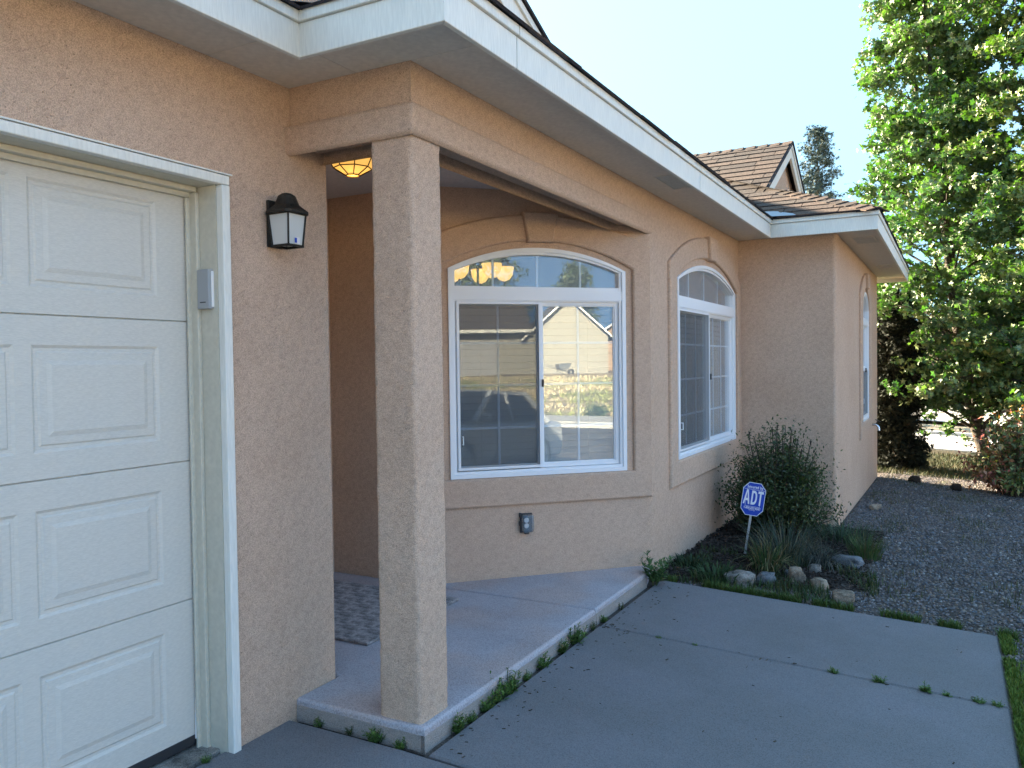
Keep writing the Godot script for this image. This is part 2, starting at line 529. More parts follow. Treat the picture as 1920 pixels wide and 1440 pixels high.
	tri_tex(mat("asphalt", 0.16, 0.155, 0.15, 0.95), so_a, co_h, 0.5, 0.4)
	for q in [["stone", 0.95], ["leaf", 0.75], ["grass_blade", 0.7], ["needle", 0.8], ["bark", 0.95]]:
		var m := mat(q[0], 1, 1, 1, q[1])
		m.vertex_color_use_as_albedo = true
		m.metallic_specular = 0.35
	M.leaf.metallic_specular = 0.5; M.leaf.roughness = 0.5
	M.leaf.backlight_enabled = true; M.leaf.backlight = Color(0.50, 0.72, 0.26)
	M.grass_blade.backlight_enabled = true; M.grass_blade.backlight = Color(0.2, 0.25, 0.05)
	for q in [["rock_tan", 0.42, 0.355, 0.285], ["rock_grey", 0.37, 0.36, 0.345], ["rock_blue", 0.20, 0.225, 0.26]]:
		tri_tex(mat(q[0], q[1], q[2], q[3], 0.9), so_a, co_h, 2.6, 0.5)
	tri_tex(mat("trunk", 0.13, 0.11, 0.09, 0.95), so_a, co_h, 3.0, 1.0)
	# fittings
	tri_tex(mat("bronze", 0.045, 0.04, 0.033, 0.55, 0.2), so_a, co_h, 9.0, 0.2)
	var fr := mat("frosted", 0.62, 0.63, 0.60, 0.45)
	fr.backlight_enabled = true; fr.backlight = Color(0.3, 0.3, 0.28)
	mat("grey_plastic", 0.33, 0.34, 0.34, 0.5)
	mat("dark_plastic", 0.03, 0.03, 0.032, 0.5)
	mat("white_plastic", 0.75, 0.75, 0.74, 0.4)
	var cv := mat("smoked_cover", 0.30, 0.33, 0.35, 0.15)
	cv.transparency = BaseMaterial3D.TRANSPARENCY_ALPHA; cv.albedo_color.a = 0.30
	mat("chrome", 0.6, 0.6, 0.6, 0.25, 1.0)
	tri_tex(mat("doormat", 0.74, 0.70, 0.73, 1.0), so_a, co_h, 6.0, 1.2)
	mat("blind_slat", 0.74, 0.70, 0.58, 0.5)
	M.blind_slat.backlight_enabled = true; M.blind_slat.backlight = Color(0.15, 0.14, 0.1)
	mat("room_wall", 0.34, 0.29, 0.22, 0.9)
	mat("room_floor", 0.16, 0.12, 0.09, 0.7)
	mat("sign_blue", 0.012, 0.055, 0.42, 0.4)
	mat("sign_white", 0.75, 0.77, 0.8, 0.5)
	mat("stake", 0.42, 0.42, 0.42, 0.4, 0.3)
	var am := mat("amber_glass", 0.8, 0.6, 0.28, 0.35)
	am.emission_enabled = true; am.emission = Color(1.0, 0.74, 0.34); am.emission_energy_multiplier = 0.09
	var ab := mat("chandelier_glass", 0.8, 0.55, 0.2, 0.35)
	ab.emission_enabled = true; ab.emission = Color(1.0, 0.80, 0.42); ab.emission_energy_multiplier = 0.22
	var bu := mat("bulb", 1, 0.9, 0.7, 0.4)
	bu.emission_enabled = true; bu.emission = Color(1.0, 0.82, 0.5); bu.emission_energy_multiplier = 0.4
	# across the street
	mat("cream_siding", 0.30, 0.28, 0.22, 0.9)
	mat("garage_grey", 0.33, 0.325, 0.31, 0.6)
	mat("car_silver", 0.62, 0.63, 0.62, 0.3, 0.2)
	M.car_silver.clearcoat_enabled = true
	mat("car_pale_blue", 0.45, 0.52, 0.60, 0.3, 0.2)
	mat("pickup_grey", 0.16, 0.17, 0.17, 0.35, 0.2)
	mat("car_glass", 0.02, 0.022, 0.025, 0.05)
	mat("tyre", 0.02, 0.02, 0.02, 0.9)
	mat("rim", 0.5, 0.5, 0.5, 0.35, 0.8)
	mat("tail_lamp", 0.4, 0.02, 0.02, 0.3)
	tri_tex(mat("far_roof", 0.17, 0.14, 0.12, 0.95), sh_a, null, 1.0)
	tri_tex(mat("far_stucco", 0.45, 0.32, 0.22, 0.95), so_a, null, 0.2)

# ---------------------------------------------------------------- the house
var house: Node3D
func wall_frame(p: Vector2, d: Vector2) -> Transform3D:
	return Transform3D(Basis(Vector3(d.x, 0, d.y), Vector3.UP, Vector3(-d.y, 0, d.x)), Vector3(p.x, 0, p.y))
func wall_face(g: Geo, f: Transform3D, u0: float, u1: float, y0: float, y1: float, ops: Array, z := 0.0) -> void:
	var Q := func(a: float, b: float, c: float, d: float, e: float, h: float) -> void:  # a..b wide; bottoms c,d; tops e,h
		g.quad(f * Vector3(a, c, z), f * Vector3(b, d, z), f * Vector3(b, h, z), f * Vector3(a, e, z))
	var u := u0
	for o in ops:
		var l: float = o.c - o.hw; var r: float = o.c + o.hw
		Q.call(u, l, y0, y0, y1, y1)
		if o.y0 > y0: Q.call(l, r, y0, y0, o.y0, o.y0)
		if o.rise > 0:
			var p := arch(o.hw, o.y0, o.ys, o.rise, 24, o.c)
			for k in range(2, p.size() - 1): Q.call(p[k + 1].x, p[k].x, p[k + 1].y, p[k].y, y1, y1)
		else:
			Q.call(l, r, o.ys, o.ys, y1, y1)
		u = r
	Q.call(u, u1, y0, y0, y1, y1)
func walls() -> void:
	var P := [Vector2(0, 7.0), Vector2(0, 0), Vector2(-1.27, 0), Vector2(-1.27, -1.44), Vector2(-0.496, -1.44), Vector2(0.618, -2.554), Vector2(0.618, -5.127), Vector2(1.498, -5.127), Vector2(1.498, -9.711), Vector2(-9, -9.711), Vector2(-9, 7.0), Vector2(0, 7.0)]
	var R := [0, 0.03, 0, 0, 0, 0.11, 0, 0.035, 0.035, 0, 0, 0]
	var called := ["garage_wall", "entry_side_wall", "entry_wall", "entry_wall", "angled_wall", "front_wall", "wing_side_wall", "wing_front_wall", "back_wall", "rear_wall", "garage_side_wall"]
	var ops := {0: [{"c": 3.93, "hw": 2.485, "y0": -0.4, "ys": 2.19, "rise": 0.0}], 4: [W1], 5: [W2], 7: [W3]}
	for i in P.size() - 1:
		var d: Vector2 = (P[i + 1] - P[i]).normalized()
		var L: float = (P[i + 1] - P[i]).length()
		var f := wall_frame(P[i], d)
		var g := Geo.new()
		var ta := 0.0; var tb := 0.0
		if R[i] > 0:
			var dp: Vector2 = (P[i] - P[i - 1]).normalized()
			ta = R[i] * tan(absf(dp.angle_to(d)) / 2)
		if R[i + 1] > 0:
			var dn: Vector2 = (P[i + 2] - P[i + 1]).normalized()
			tb = R[i + 1] * tan(absf(d.angle_to(dn)) / 2)
			var n1 := f.basis.z; var n2 := Vector3(-dn.y, 0, dn.x)
			var c: Vector3 = f * Vector3(L - tb, 0, 0) - n1 * R[i + 1]
			var pn := n1
			for k in 8:
				var nn := n1.slerp(n2, (k + 1) / 8.0)
				var a: Vector3 = c + pn * R[i + 1]; var b: Vector3 = c + nn * R[i + 1]
				var lo := Vector3(0, -0.6, 0); var hi := Vector3(0, 2.66, 0)
				g.quadn(a + lo, b + lo, b + hi, a + hi, pn, nn, nn, pn)
				pn = nn
		wall_face(g, f, ta, L - tb, -0.6, 2.66, ops.get(i, []))
		put(called[i], g, M.stucco, house)
		if i in [4, 5, 7]:   # the inner leaf of the wall and the reveal of its window
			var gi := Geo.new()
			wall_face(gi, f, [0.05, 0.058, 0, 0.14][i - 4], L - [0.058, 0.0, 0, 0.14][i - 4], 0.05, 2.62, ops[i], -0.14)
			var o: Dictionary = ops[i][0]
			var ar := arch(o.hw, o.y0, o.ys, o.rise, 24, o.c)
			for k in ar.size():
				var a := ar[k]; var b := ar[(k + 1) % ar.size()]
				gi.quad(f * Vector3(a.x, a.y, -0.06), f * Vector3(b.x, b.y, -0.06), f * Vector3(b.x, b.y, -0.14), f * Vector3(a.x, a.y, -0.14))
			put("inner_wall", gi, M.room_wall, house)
	# rooms behind the windows
	for rm in [[Vector2(0.46, -5.0), Vector2(-3.8, -5.0), Vector2(-3.8, -1.62), Vector2(-0.5, -1.62), Vector2(0.46, -2.58)], [Vector2(1.36, -9.6), Vector2(-2, -9.6), Vector2(-2, -5.3), Vector2(1.36, -5.3)]]:
		var g := Geo.new(); var fl := Geo.new()
		var poly := PackedVector2Array()
		for q in rm: poly.append(Vector2(q.x, -q.y))
		var ff := Transform3D(Basis(Vector3.RIGHT, Vector3(0, 0, -1), Vector3.UP), Vector3.ZERO)
		for k in rm.size():
			if k == rm.size() - 1 or (rm.size() == 5 and k == 3): continue
			var a: Vector2 = rm[k]; var b: Vector2 = rm[(k + 1) % rm.size()]
			g.quad(Vector3(a.x, 0.08, a.y), Vector3(b.x, 0.08, b.y), Vector3(b.x, 2.58, b.y), Vector3(a.x, 2.58, a.y))
		g.extr(poly, ff, 2.58, 2.60)
		fl.extr(poly, ff, 0.03, 0.08)
		put("room_shell", g, M.room_wall, house); put("room_floor", fl, M.room_floor, house)

const W1 := {"c": 0.763, "hw": 0.6075, "y0": 0.744, "ys": 2.086, "rise": 0.14}
const W2 := {"c": 1.469, "hw": 0.903, "y0": 0.744, "ys": 2.10, "rise": 0.165}
const W3 := {"c": 2.723, "hw": 0.40, "y0": 0.744, "ys": 2.08, "rise": 0.2}

func inset(o: Dictionary, d: float) -> PackedVector2Array:
	return arch(o.hw - d, o.y0 + d, o.ys - d * 0.25, o.rise - d * 0.75 + 0.0, 24)
func window(f: Transform3D, o: Dictionary, label: String, lower: Array, screen: bool, blind: String, nbars: int, vert: Array) -> void:
	var at := f * Transform3D(Basis(), Vector3(o.c, 0, 0))
	var I := Transform3D()
	var g := Geo.new()
	var hw: float = o.hw
	g.ring(inset(o, -0.004), inset(o, 0.022), I, -0.075, 0.014)
	g.ring(inset(o, 0.022), inset(o, 0.040), I, -0.075, 0.002)
	var rt := 1.952; var rb := 1.888
	g.box(Vector3(0, (rt + rb) / 2, -0.031), Vector3(hw * 2 - 0.045, rt - rb, 0.082))
	g.box(Vector3(0, rt + 0.012, -0.036), Vector3(hw * 2 - 0.078, 0.024, 0.070))
	g.box(Vector3(0, rb - 0.004, -0.028), Vector3(hw * 2 - 0.078, 0.008, 0.06))
	var w := put("window", g, M.vinyl, house, at)
	w.set_meta("label", label)
	var top := PackedVector2Array()
	for p in inset(o, 0.041): top.append(Vector2(p.x, maxf(p.y, rt + 0.024)))
	var pane := func(poly: PackedVector2Array, z: float) -> void:
		var pg := Geo.new()
		var ix := Geometry2D.triangulate_polygon(poly)
		for k in range(0, ix.size(), 3): pg._face(I, poly[ix[k]], poly[ix[k + 1]], poly[ix[k + 2]], z, Vector3.BACK)
		put("pane", pg, M.glass, w)
		var pi := Geo.new()
		for k in range(0, ix.size(), 3): pi._face(I, poly[ix[k]], poly[ix[k + 1]], poly[ix[k + 2]], z - 0.019, Vector3.BACK)
		put("inner_pane", pi, M.dimming_glass, w)
	pane.call(top, -0.030)
	var R: float = (hw * hw + o.rise * o.rise) / (2 * o.rise)
	for k in nbars:
		var u := hw * 2 * ((k + 1.0) / (nbars + 1) - 0.5)
		var yt: float = o.ys + o.rise - R + sqrt(R * R - u * u) - 0.03
		var bg := Geo.new(); bg.box(Vector3(u, (yt + rt) / 2, -0.041), Vector3(0.014, yt - rt, 0.007))
		put("grille_bar", bg, M.grille_bar, w)
	for lo in lower:
		var l: float = lo.l; var r: float = lo.r; var b: float = lo.b; var t: float = lo.t; var z: float = lo.z
		var sg := Geo.new()
		var fr: float = lo.fr
		var rect := func(e: float) -> PackedVector2Array: return PackedVector2Array([Vector2(l + e, b + e), Vector2(r - e, b + e), Vector2(r - e, t - e), Vector2(l + e, t - e)])
		sg.ring(rect.call(0.0), rect.call(fr), I, z - 0.02, z + 0.012)
		sg.ring(rect.call(fr), rect.call(fr + 0.008), I, z - 0.02, z + 0.004)
		put("sash", sg, M.vinyl, w)
		pane.call(rect.call(fr + 0.006), z - 0.004)
		for v in vert:
			var u: float = lerpf(l + fr, r - fr, v)
			var bg := Geo.new(); bg.box(Vector3(u, (b + t) / 2, z - 0.013), Vector3(0.014, t - b - fr * 2, 0.007))
			put("grille_bar", bg, M.grille_bar, w)
		for y in [1.61, 1.337, 1.057]:
			if y > t or y < b: continue
			var bg := Geo.new(); bg.box(Vector3((l + r) / 2, y, z - 0.0135), Vector3(r - l - fr * 2, 0.014, 0.0058))
			put("grille_bar", bg, M.grille_bar, w)
		if lo.get("screen", false):
			var sm := Geo.new()
			var e := 0.012
			sm.quad(Vector3(l + e, b + e, 0.001), Vector3(r - e, b + e, 0.001), Vector3(r - e, t - e, 0.001), Vector3(l + e, t - e, 0.001))
			put("insect_screen", sm, M.screen_mesh, w)
			var sf := Geo.new()
			sf.ring(rect.call(0.004), rect.call(0.02), I, -0.010, 0.006)
			put("screen_frame", sf, M.vinyl, w)
			var hd := Geo.new()
			for yy in [0.96, 1.01]: hd.box(Vector3(l + 0.035, yy, 0.012), Vector3(0.006, 0.006, 0.014))
			hd.box(Vector3(l + 0.035, 0.985, 0.02), Vector3(0.006, 0.056, 0.006))
			put("pull_handle", hd, M.white_plastic, w)
	if lower.size() == 2:
		var lg := Geo.new()
		lg.rbox(Vector3(0.014 - hw * 0.0, 1.345, 0.012), Vector3(0.012, 0.05, 0.016), 0.003)
		put("latch", lg, M.dark_plastic, w)
	if blind:
		var bt := thing("window_blind", blind, "blind", at.origin, atan2(f.basis.z.x, f.basis.z.z), "blinds behind the front windows")
		var hg := Geo.new(); hg.box(Vector3(0, 1.875, -0.125), Vector3(hw * 2 - 0.03, 0.04, 0.045)); put("head_rail", hg, M.blind_slat, bt)
		var bb := Geo.new(); bb.rbox(Vector3(0, 0.80, -0.125), Vector3(hw * 2 - 0.04, 0.022, 0.05), 0.006); put("bottom_rail", bb, M.blind_slat, bt)
		var sl := Geo.new()
		sl.box(Vector3.ZERO, Vector3(hw * 2 - 0.04, 0.0028, 0.05))
		var sme := sl.mesh()
		var n := 23
		for k in n:
			putm("slat", sme, M.blind_slat, bt, Transform3D(Basis(Vector3.RIGHT, deg_to_rad(58 + rng.randf_range(-2, 2))), Vector3(0, 0.835 + k * 0.0447, -0.125)))
		for u in [-0.62, 0.0, 0.62]:
			var cg := Geo.new(); cg.box(Vector3(u * hw, 1.33, -0.098), Vector3(0.003, 1.06, 0.003)); put("ladder_cord", cg, M.blind_slat, bt)
func surround(f: Transform3D, o: Dictionary, hwl: float, hwr: float, spring: float, rise: float, ih: float, ispring: float, irise: float, key: bool, label := "") -> void:
	var at := f * Transform3D(Basis(), Vector3(o.c, 0, 0))
	var outer := arch(maxf(hwl, hwr), 0.55, spring, rise, 30)
	for k in outer.size(): outer[k].x = clampf(outer[k].x, -hwl, hwr)
	var inner := arch(ih, o.y0 - 0.006, ispring, irise, 30)
	var g := Geo.new()
	var rows := [[0.0, -0.01, 0.0], [0.0, 0.012, 0.0], [0.003, 0.020, 0.5], [0.012, 0.026, 1.2]]
	for sd in 2:
		var lp: PackedVector2Array = outer if sd == 0 else inner
		var ml := _miter(lp)
		for r in rows.size() - 1:
			var A: Array = rows[r]; var B: Array = rows[r + 1]
			for k in lp.size():
				var m := (k + 1) % lp.size()
				var q := func(t: int, w: Array) -> Vector3:
					var p: Vector2 = lp[t] + ml[t] * w[0] * (-1.0 if sd == 0 else 1.0)
					return Vector3(p.x, p.y, w[1])
				if sd == 0: g.quad(q.call(k, A), q.call(m, A), q.call(m, B), q.call(k, B))
				else: g.quad(q.call(m, A), q.call(k, A), q.call(k, B), q.call(m, B))
	var mo := _miter(outer); var mi := _miter(inner)
	for k in outer.size():
		var m := (k + 1) % outer.size()
		var a := outer[k] - mo[k] * 0.012; var b := outer[m] - mo[m] * 0.012; var d := inner[m] + mi[m] * 0.012; var e := inner[k] + mi[k] * 0.012
		g.quad(Vector3(a.x, a.y, 0.026), Vector3(b.x, b.y, 0.026), Vector3(d.x, d.y, 0.026), Vector3(e.x, e.y, 0.026))
	put("window_surround", g, M.stucco, house, at)
	if key:
		var kg := Geo.new()
		var kb := ispring + irise - 0.012; var kt := spring + rise + 0.012
		kg.extr(PackedVector2Array([Vector2(-0.088, kb), Vector2(0.088, kb), Vector2(0.122, kt), Vector2(-0.122, kt)]), Transform3D(), -0.01, 0.055, 0.012)
		put("keystone", kg, M.stucco, house, at)

func _miter(lp: PackedVector2Array) -> PackedVector2Array:
	var o := PackedVector2Array()
	var N := lp.size()
	for i in N:
		var d0 := (lp[i] - lp[(i + N - 1) % N]).normalized(); var d1 := (lp[(i + 1) % N] - lp[i]).normalized()
		if d0.length() < 0.1: d0 = d1
		if d1.length() < 0.1: d1 = d0
		var n0 := Vector2(d0.y, -d0.x); var n1 := Vector2(d1.y, -d1.x)
		var m := (n0 + n1).normalized()
		o.append(m / maxf(0.4, m.dot(n1)))
	return o
func lumpy(poly: PackedVector2Array, y0: float, y1: float, amp: float) -> Geo:
	var g := Geo.new()
	var fn := FastNoiseLite.new(); fn.seed = 5; fn.frequency = 20.0; fn.fractal_octaves = 3
	var N := poly.size()
	var cen := Vector2(); for p in poly: cen += p / N
	var rows := int((y1 - y0) / 0.012)
	var P := []; 
	for r in rows + 1:
		var y := lerpf(y0, y1, float(r) / rows)
		var row := []
		for i in N:
			var p := poly[i]; var d := (poly[(i + 1) % N] - poly[(i + N - 1) % N]).normalized(); var n2 := Vector2(-d.y, d.x)
			if n2.dot(p - cen) < 0: n2 = -n2
			var k := amp * fn.get_noise_3d(p.x, y, p.y)
			row.append(Vector3(p.x + n2.x * k, y, p.y + n2.y * k))
		P.append(row)
	var NN := []
	for r in rows + 1:
		var row := []
		for i in N:
			var m: Vector3 = (P[r][(i + 1) % N] - P[r][(i + N - 1) % N]).cross(P[mini(r + 1, rows)][i] - P[maxi(r - 1, 0)][i]).normalized()
			if m.dot(P[r][i] - Vector3(cen.x, P[r][i].y, cen.y)) < 0: m = -m
			row.append(m)
		NN.append(row)
	for r in rows:
		for i in N:
			var j := (i + 1) % N
			g.quadn(P[r][i], P[r][j], P[r + 1][j], P[r + 1][i], NN[r][i], NN[r][j], NN[r + 1][j], NN[r + 1][i])
	return g
func dense(poly: PackedVector2Array, step: float) -> PackedVector2Array:
	var o := PackedVector2Array()
	for i in poly.size():
		var a := poly[i]; var b := poly[(i + 1) % poly.size()]
		var n := maxi(1, int((b - a).length() / step))
		for k in n: o.append(a.lerp(b, float(k) / n))
	return o
func plan(poly: Array, y0: float, y1: float, bev := 0.0, both := false) -> Geo:
	var g := Geo.new()
	var q := PackedVector2Array()
	for p in poly: q.append(Vector2(p.x, -p.y))
	g.extr(q, Transform3D(Basis(Vector3.RIGHT, Vector3(0, 0, -1), Vector3.UP), Vector3.ZERO), y0, y1, bev, true, bev if both else 0.0)
	return g
func porch_frame() -> void:
	var col := fillet([Vector2(0.414, 0.237), Vector2(0.618, 0.237), Vector2(0.618, 0.033), Vector2(0.414, 0.033)], 0.026)
	put("porch_column", lumpy(dense(col, 0.012), 0.076, 2.36, 0.0034), M.stucco, house)
	put("porch_beam", plan([Vector2(-0.02, 0.237), Vector2(0.618, 0.237), Vector2(0.6172, -2.63), Vector2(0.45, -2.42), Vector2(0.45, 0.06), Vector2(-0.02, 0.06)], 2.40, 2.65, 0.0), M.stucco, house)
	var band := fillet([Vector2(-0.028, 0.268), Vector2(0.648, 0.268), Vector2(0.6176, -2.61), Vector2(0.414, -2.34), Vector2(0.414, 0.033), Vector2(-0.028, 0.033)], 0.025, [0, 1])
	put("porch_beam_band", plan(Array(band), 2.348, 2.472, 0.022, true), M.stucco, house)
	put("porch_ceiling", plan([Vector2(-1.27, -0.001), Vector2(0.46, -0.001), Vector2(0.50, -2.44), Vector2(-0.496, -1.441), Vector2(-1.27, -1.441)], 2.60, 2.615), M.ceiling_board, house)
	var dg := Geo.new(); dg.box(Vector3(-1.262, 1.08, -0.72), Vector3(0.03, 2.02, 0.9))
	var dr := put("front_door", dg, M.room_floor, house)
	var kg := Geo.new(); kg.lathe([Vector2(0, 0.05), Vector2(0.025, 0.045), Vector2(0.03, 0.03), Vector2(0.012, 0.015), Vector2(0.02, 0)], Vector3(-1.247, 1.03, -0.36), 12, Basis(Vector3.BACK, -PI / 2)); put("knob", kg, M.chrome, dr)

func garage() -> void:
	# frame around the opening
	var g := Geo.new()
	var z0 := 0.585; var z1 := 5.55
	g.rbox(Vector3(0.006, 1.069, z0 + 0.019), Vector3(0.034, 2.181, 0.038), 0.004)
	g.rbox(Vector3(0.0055, 2.1785, (z0 + z1) / 2), Vector3(0.034, 0.036, z1 - z0), 0.005)
	g.box(Vector3(0.006, 2.2005, (z0 + z1) / 2), Vector3(0.042, 0.005, z1 - z0 + 0.02))
	put("garage_casing", g, M.white_board, house)
	var j := Geo.new()
	j.box(Vector3(-0.075, 1.06, 0.6145), Vector3(0.128, 2.201, 0.022))
	j.box(Vector3(-0.075, 2.172, 3.09), Vector3(0.127, 0.022, 4.93))
	put("garage_jamb", j, M.cream_trim, house)
	var st := Geo.new()
	st.rbox(Vector3(-0.118, 1.06, 0.634), Vector3(0.038, 2.161, 0.018), 0.004)
	st.rbox(Vector3(-0.1185, 2.151, 3.09), Vector3(0.038, 0.020, 4.91), 0.004)
	st.rbox(Vector3(-0.138, 2.139, 3.09), Vector3(0.012, 0.034, 4.90), 0.004)
	st.rbox(Vector3(-0.138, 1.05, 0.648), Vector3(0.012, 2.143, 0.022), 0.004)
	put("door_stop", st, M.cream_trim, house)
	# sectional door, front face on x = -0.15
	var pit := 0.527; var n := 9
	var zr := 0.640; var zl := 5.56
	var dn := Node3D.new(); dn.name = "garage_door"; house.add_child(dn)
	var T := Transform3D(Basis(Vector3(0, 0, -1), Vector3.UP, Vector3.RIGHT), Vector3(-0.15, 0, 0))  # local u = -z
	var pg := Geo.new()
	var pw := 0.236; var ph := 0.174
	var rings := [[0.0, 0.0], [0.010, -0.006], [0.020, -0.006], [0.026, -0.002], [0.050, -0.0015], [0.066, 0.003]]
	for k in rings.size() - 1:
		var a: Array = rings[k]; var b: Array = rings[k + 1]
		var ra := [Vector3(-pw + a[0], -ph + a[0], a[1]), Vector3(pw - a[0], -ph + a[0], a[1]), Vector3(pw - a[0], ph - a[0], a[1]), Vector3(-pw + a[0], ph - a[0], a[1])]
		var rb := [Vector3(-pw + b[0], -ph + b[0], b[1]), Vector3(pw - b[0], -ph + b[0], b[1]), Vector3(pw - b[0], ph - b[0], b[1]), Vector3(-pw + b[0], ph - b[0], b[1])]
		for e in 4: pg.quad(ra[e], ra[(e + 1) % 4], rb[(e + 1) % 4], rb[e])
	var q: Array = rings[-1]
	pg.quad(Vector3(-pw + q[0], -ph + q[0], q[1]), Vector3(pw - q[0], -ph + q[0], q[1]), Vector3(pw - q[0], ph - q[0], q[1]), Vector3(-pw + q[0], ph - q[0], q[1]))
	var pm := pg.mesh()
	for s in 4:
		var yb := 0.05 + s * 0.5334; var yt := yb + 0.5334
		var sg := Geo.new()
		var a := yb + 0.003; var b := yt - 0.003
		var yc := yb + 0.262
		var R := func(u0: float, u1: float, v0: float, v1: float) -> void:
			sg.quad(Vector3(u0, v0, 0), Vector3(u1, v0, 0), Vector3(u1, v1, 0), Vector3(u0, v1, 0))
		R.call(-zl, -zr, a, yc - ph); R.call(-zl, -zr, yc + ph, b)
		var u := -zr
		for k in n:
			var c := -(1.0175 + k * pit)
			R.call(c + pw, u, yc - ph, yc + ph); u = c - pw
		R.call(-zl, u, yc - ph, yc + ph)
		for e in [[a, -1.0], [b, 1.0]]:
			sg.quad(Vector3(-zl, e[0], 0), Vector3(-zr, e[0], 0), Vector3(-zr, e[0] + e[1] * 0.004, -0.012), Vector3(-zl, e[0] + e[1] * 0.004, -0.012))
		sg.quad(Vector3(-zr, a, 0), Vector3(-zr, a, -0.04), Vector3(-zr, b, -0.04), Vector3(-zr, b, 0))
		sg.quad(Vector3(-zl, yb, -0.02), Vector3(-zr, yb, -0.02), Vector3(-zr, yt, -0.02), Vector3(-zl, yt, -0.02))
		put("door_section", sg, M.door_skin, dn, T)
		for k in n: putm("door_panel", pm, M.door_skin, dn, T * Transform3D(Basis(), Vector3(-(1.0175 + k * pit), yc, 0)))
	var bs := Geo.new(); bs.rbox(Vector3(-0.163, 0.035, 3.1), Vector3(0.03, 0.045, 4.9), 0.008); put("bottom_seal", bs, M.dark_plastic, dn)
	var ws := Geo.new(); ws.bar(Vector3(-0.143, 0.04, 0.652), Vector3(-0.143, 0.4, 0.640), 0.004, 0.02); put("weather_strip", ws, M.white_plastic, dn)
	# black panel standing in for the unlit inside of the garage
	var bk := Geo.new(); bk.box(Vector3(-0.30, 1.2, 3.4), Vector3(0.02, 2.6, 6.6)); put("garage_shade_panel", bk, M.shade_black, house)

func eaves() -> void:
	var P := [Vector2(0.376, 7.3), Vector2(0.376, 0.577), Vector2(0.994, 0.577), Vector2(0.994, -4.75), Vector2(1.874, -4.75), Vector2(1.874, -10.07), Vector2(-9.3, -10.07)]
	var cut := {0: [3.4], 2: [0.494, 3.0], 5: [5.0], 4: [2.6]}
	for i in P.size() - 1:
		var d: Vector2 = (P[i + 1] - P[i]).normalized(); var L: float = (P[i + 1] - P[i]).length()
		var f := wall_frame(P[i], d)
		var convex_a: bool = i > 0 and (P[i] - P[i - 1]).angle_to(d) < 0
		var convex_b: bool = i < P.size() - 2 and d.angle_to(P[i + 2] - P[i + 1]) < 0
		var js: Array = [0.0] + cut.get(i, []) + [L]
		for k in js.size() - 1:
			var a: float = js[k] + (0.003 if k > 0 else 0.0); var b: float = js[k + 1] - (0.003 if k < js.size() - 2 else 0.0)
			# mitred boards: inner face shorter at outside corners, longer at inside ones
			var ma := 0.0; var mb := 0.0
			if k == 0 and i > 0: ma = 0.022 * (1.0 if _turn(P, i) > 0 else -1.0)
			if k == js.size() - 2 and i < P.size() - 2: mb = 0.022 * (1.0 if _turn(P, i + 1) > 0 else -1.0)
			for bd in [["fascia_board", 2.577, 2.6975, 0.0, 0.022, M.white_board], ["fascia_trim", 2.6995, 2.738, 0.012, 0.034, M.white_board]]:
				var g := Geo.new()
				var ex: float = bd[3]
				var ea := -ex * signf(ma) if ma != 0 else 0.0
				var eb := ex * signf(mb) if mb != 0 else 0.0
				var t: float = bd[4]
				var q0 := ma / 0.022 * t; var q1 := mb / 0.022 * t
				var pl := PackedVector2Array([Vector2(a + ea, -ex), Vector2(b + eb, -ex), Vector2(b + eb - q1, t - ex), Vector2(a + ea + q0, t - ex)])
				g.extr(pl, f * Transform3D(Basis(Vector3.RIGHT, Vector3(0, 0, -1), Vector3.UP), Vector3.ZERO), bd[1], bd[2], 0.003, true, 0.003)
				put(bd[0], g, bd[5], house)
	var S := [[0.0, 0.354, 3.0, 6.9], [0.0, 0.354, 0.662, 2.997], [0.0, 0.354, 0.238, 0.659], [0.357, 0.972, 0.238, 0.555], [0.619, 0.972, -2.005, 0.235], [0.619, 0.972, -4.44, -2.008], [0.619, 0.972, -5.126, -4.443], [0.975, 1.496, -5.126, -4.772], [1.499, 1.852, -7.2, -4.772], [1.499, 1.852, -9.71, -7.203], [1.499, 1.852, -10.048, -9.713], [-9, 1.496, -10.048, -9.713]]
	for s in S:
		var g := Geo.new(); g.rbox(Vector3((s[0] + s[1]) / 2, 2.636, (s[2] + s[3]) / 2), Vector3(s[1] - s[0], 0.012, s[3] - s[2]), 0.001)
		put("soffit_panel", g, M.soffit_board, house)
	for p in [Vector3(0.885, 2.628, -2.31), Vector3(1.69, 2.628, -5.75), Vector3(1.69, 2.628, -8.3)]:
		var g := Geo.new()
		var w := 0.10; var l := 0.21
		g.rbox(p + Vector3(w - 0.006, 0, 0), Vector3(0.012, 0.008, l * 2), 0.002); g.rbox(p - Vector3(w - 0.006, 0, 0), Vector3(0.012, 0.008, l * 2), 0.002)
		g.rbox(p + Vector3(0, 0.0005, l - 0.006), Vector3(w * 2 - 0.024, 0.008, 0.012), 0.002); g.rbox(p - Vector3(0, -0.0005, l - 0.006), Vector3(w * 2 - 0.024, 0.008, 0.012), 0.002)
		var vt := put("soffit_vent", g, M.soffit_board, house)
		for k in 8:
			var lg := Geo.new(); lg.box(p + Vector3(-w + 0.028 + k * 0.0205, 0.001, 0), Vector3(0.014, 0.0016, l * 2 - 0.026), Basis(Vector3.BACK, 0.5))
			put("louvre", lg, M.soffit_board, vt)
func _turn(P: Array, i: int) -> float:
	return -(P[i] - P[i - 1]).angle_to(P[i + 1] - P[i])

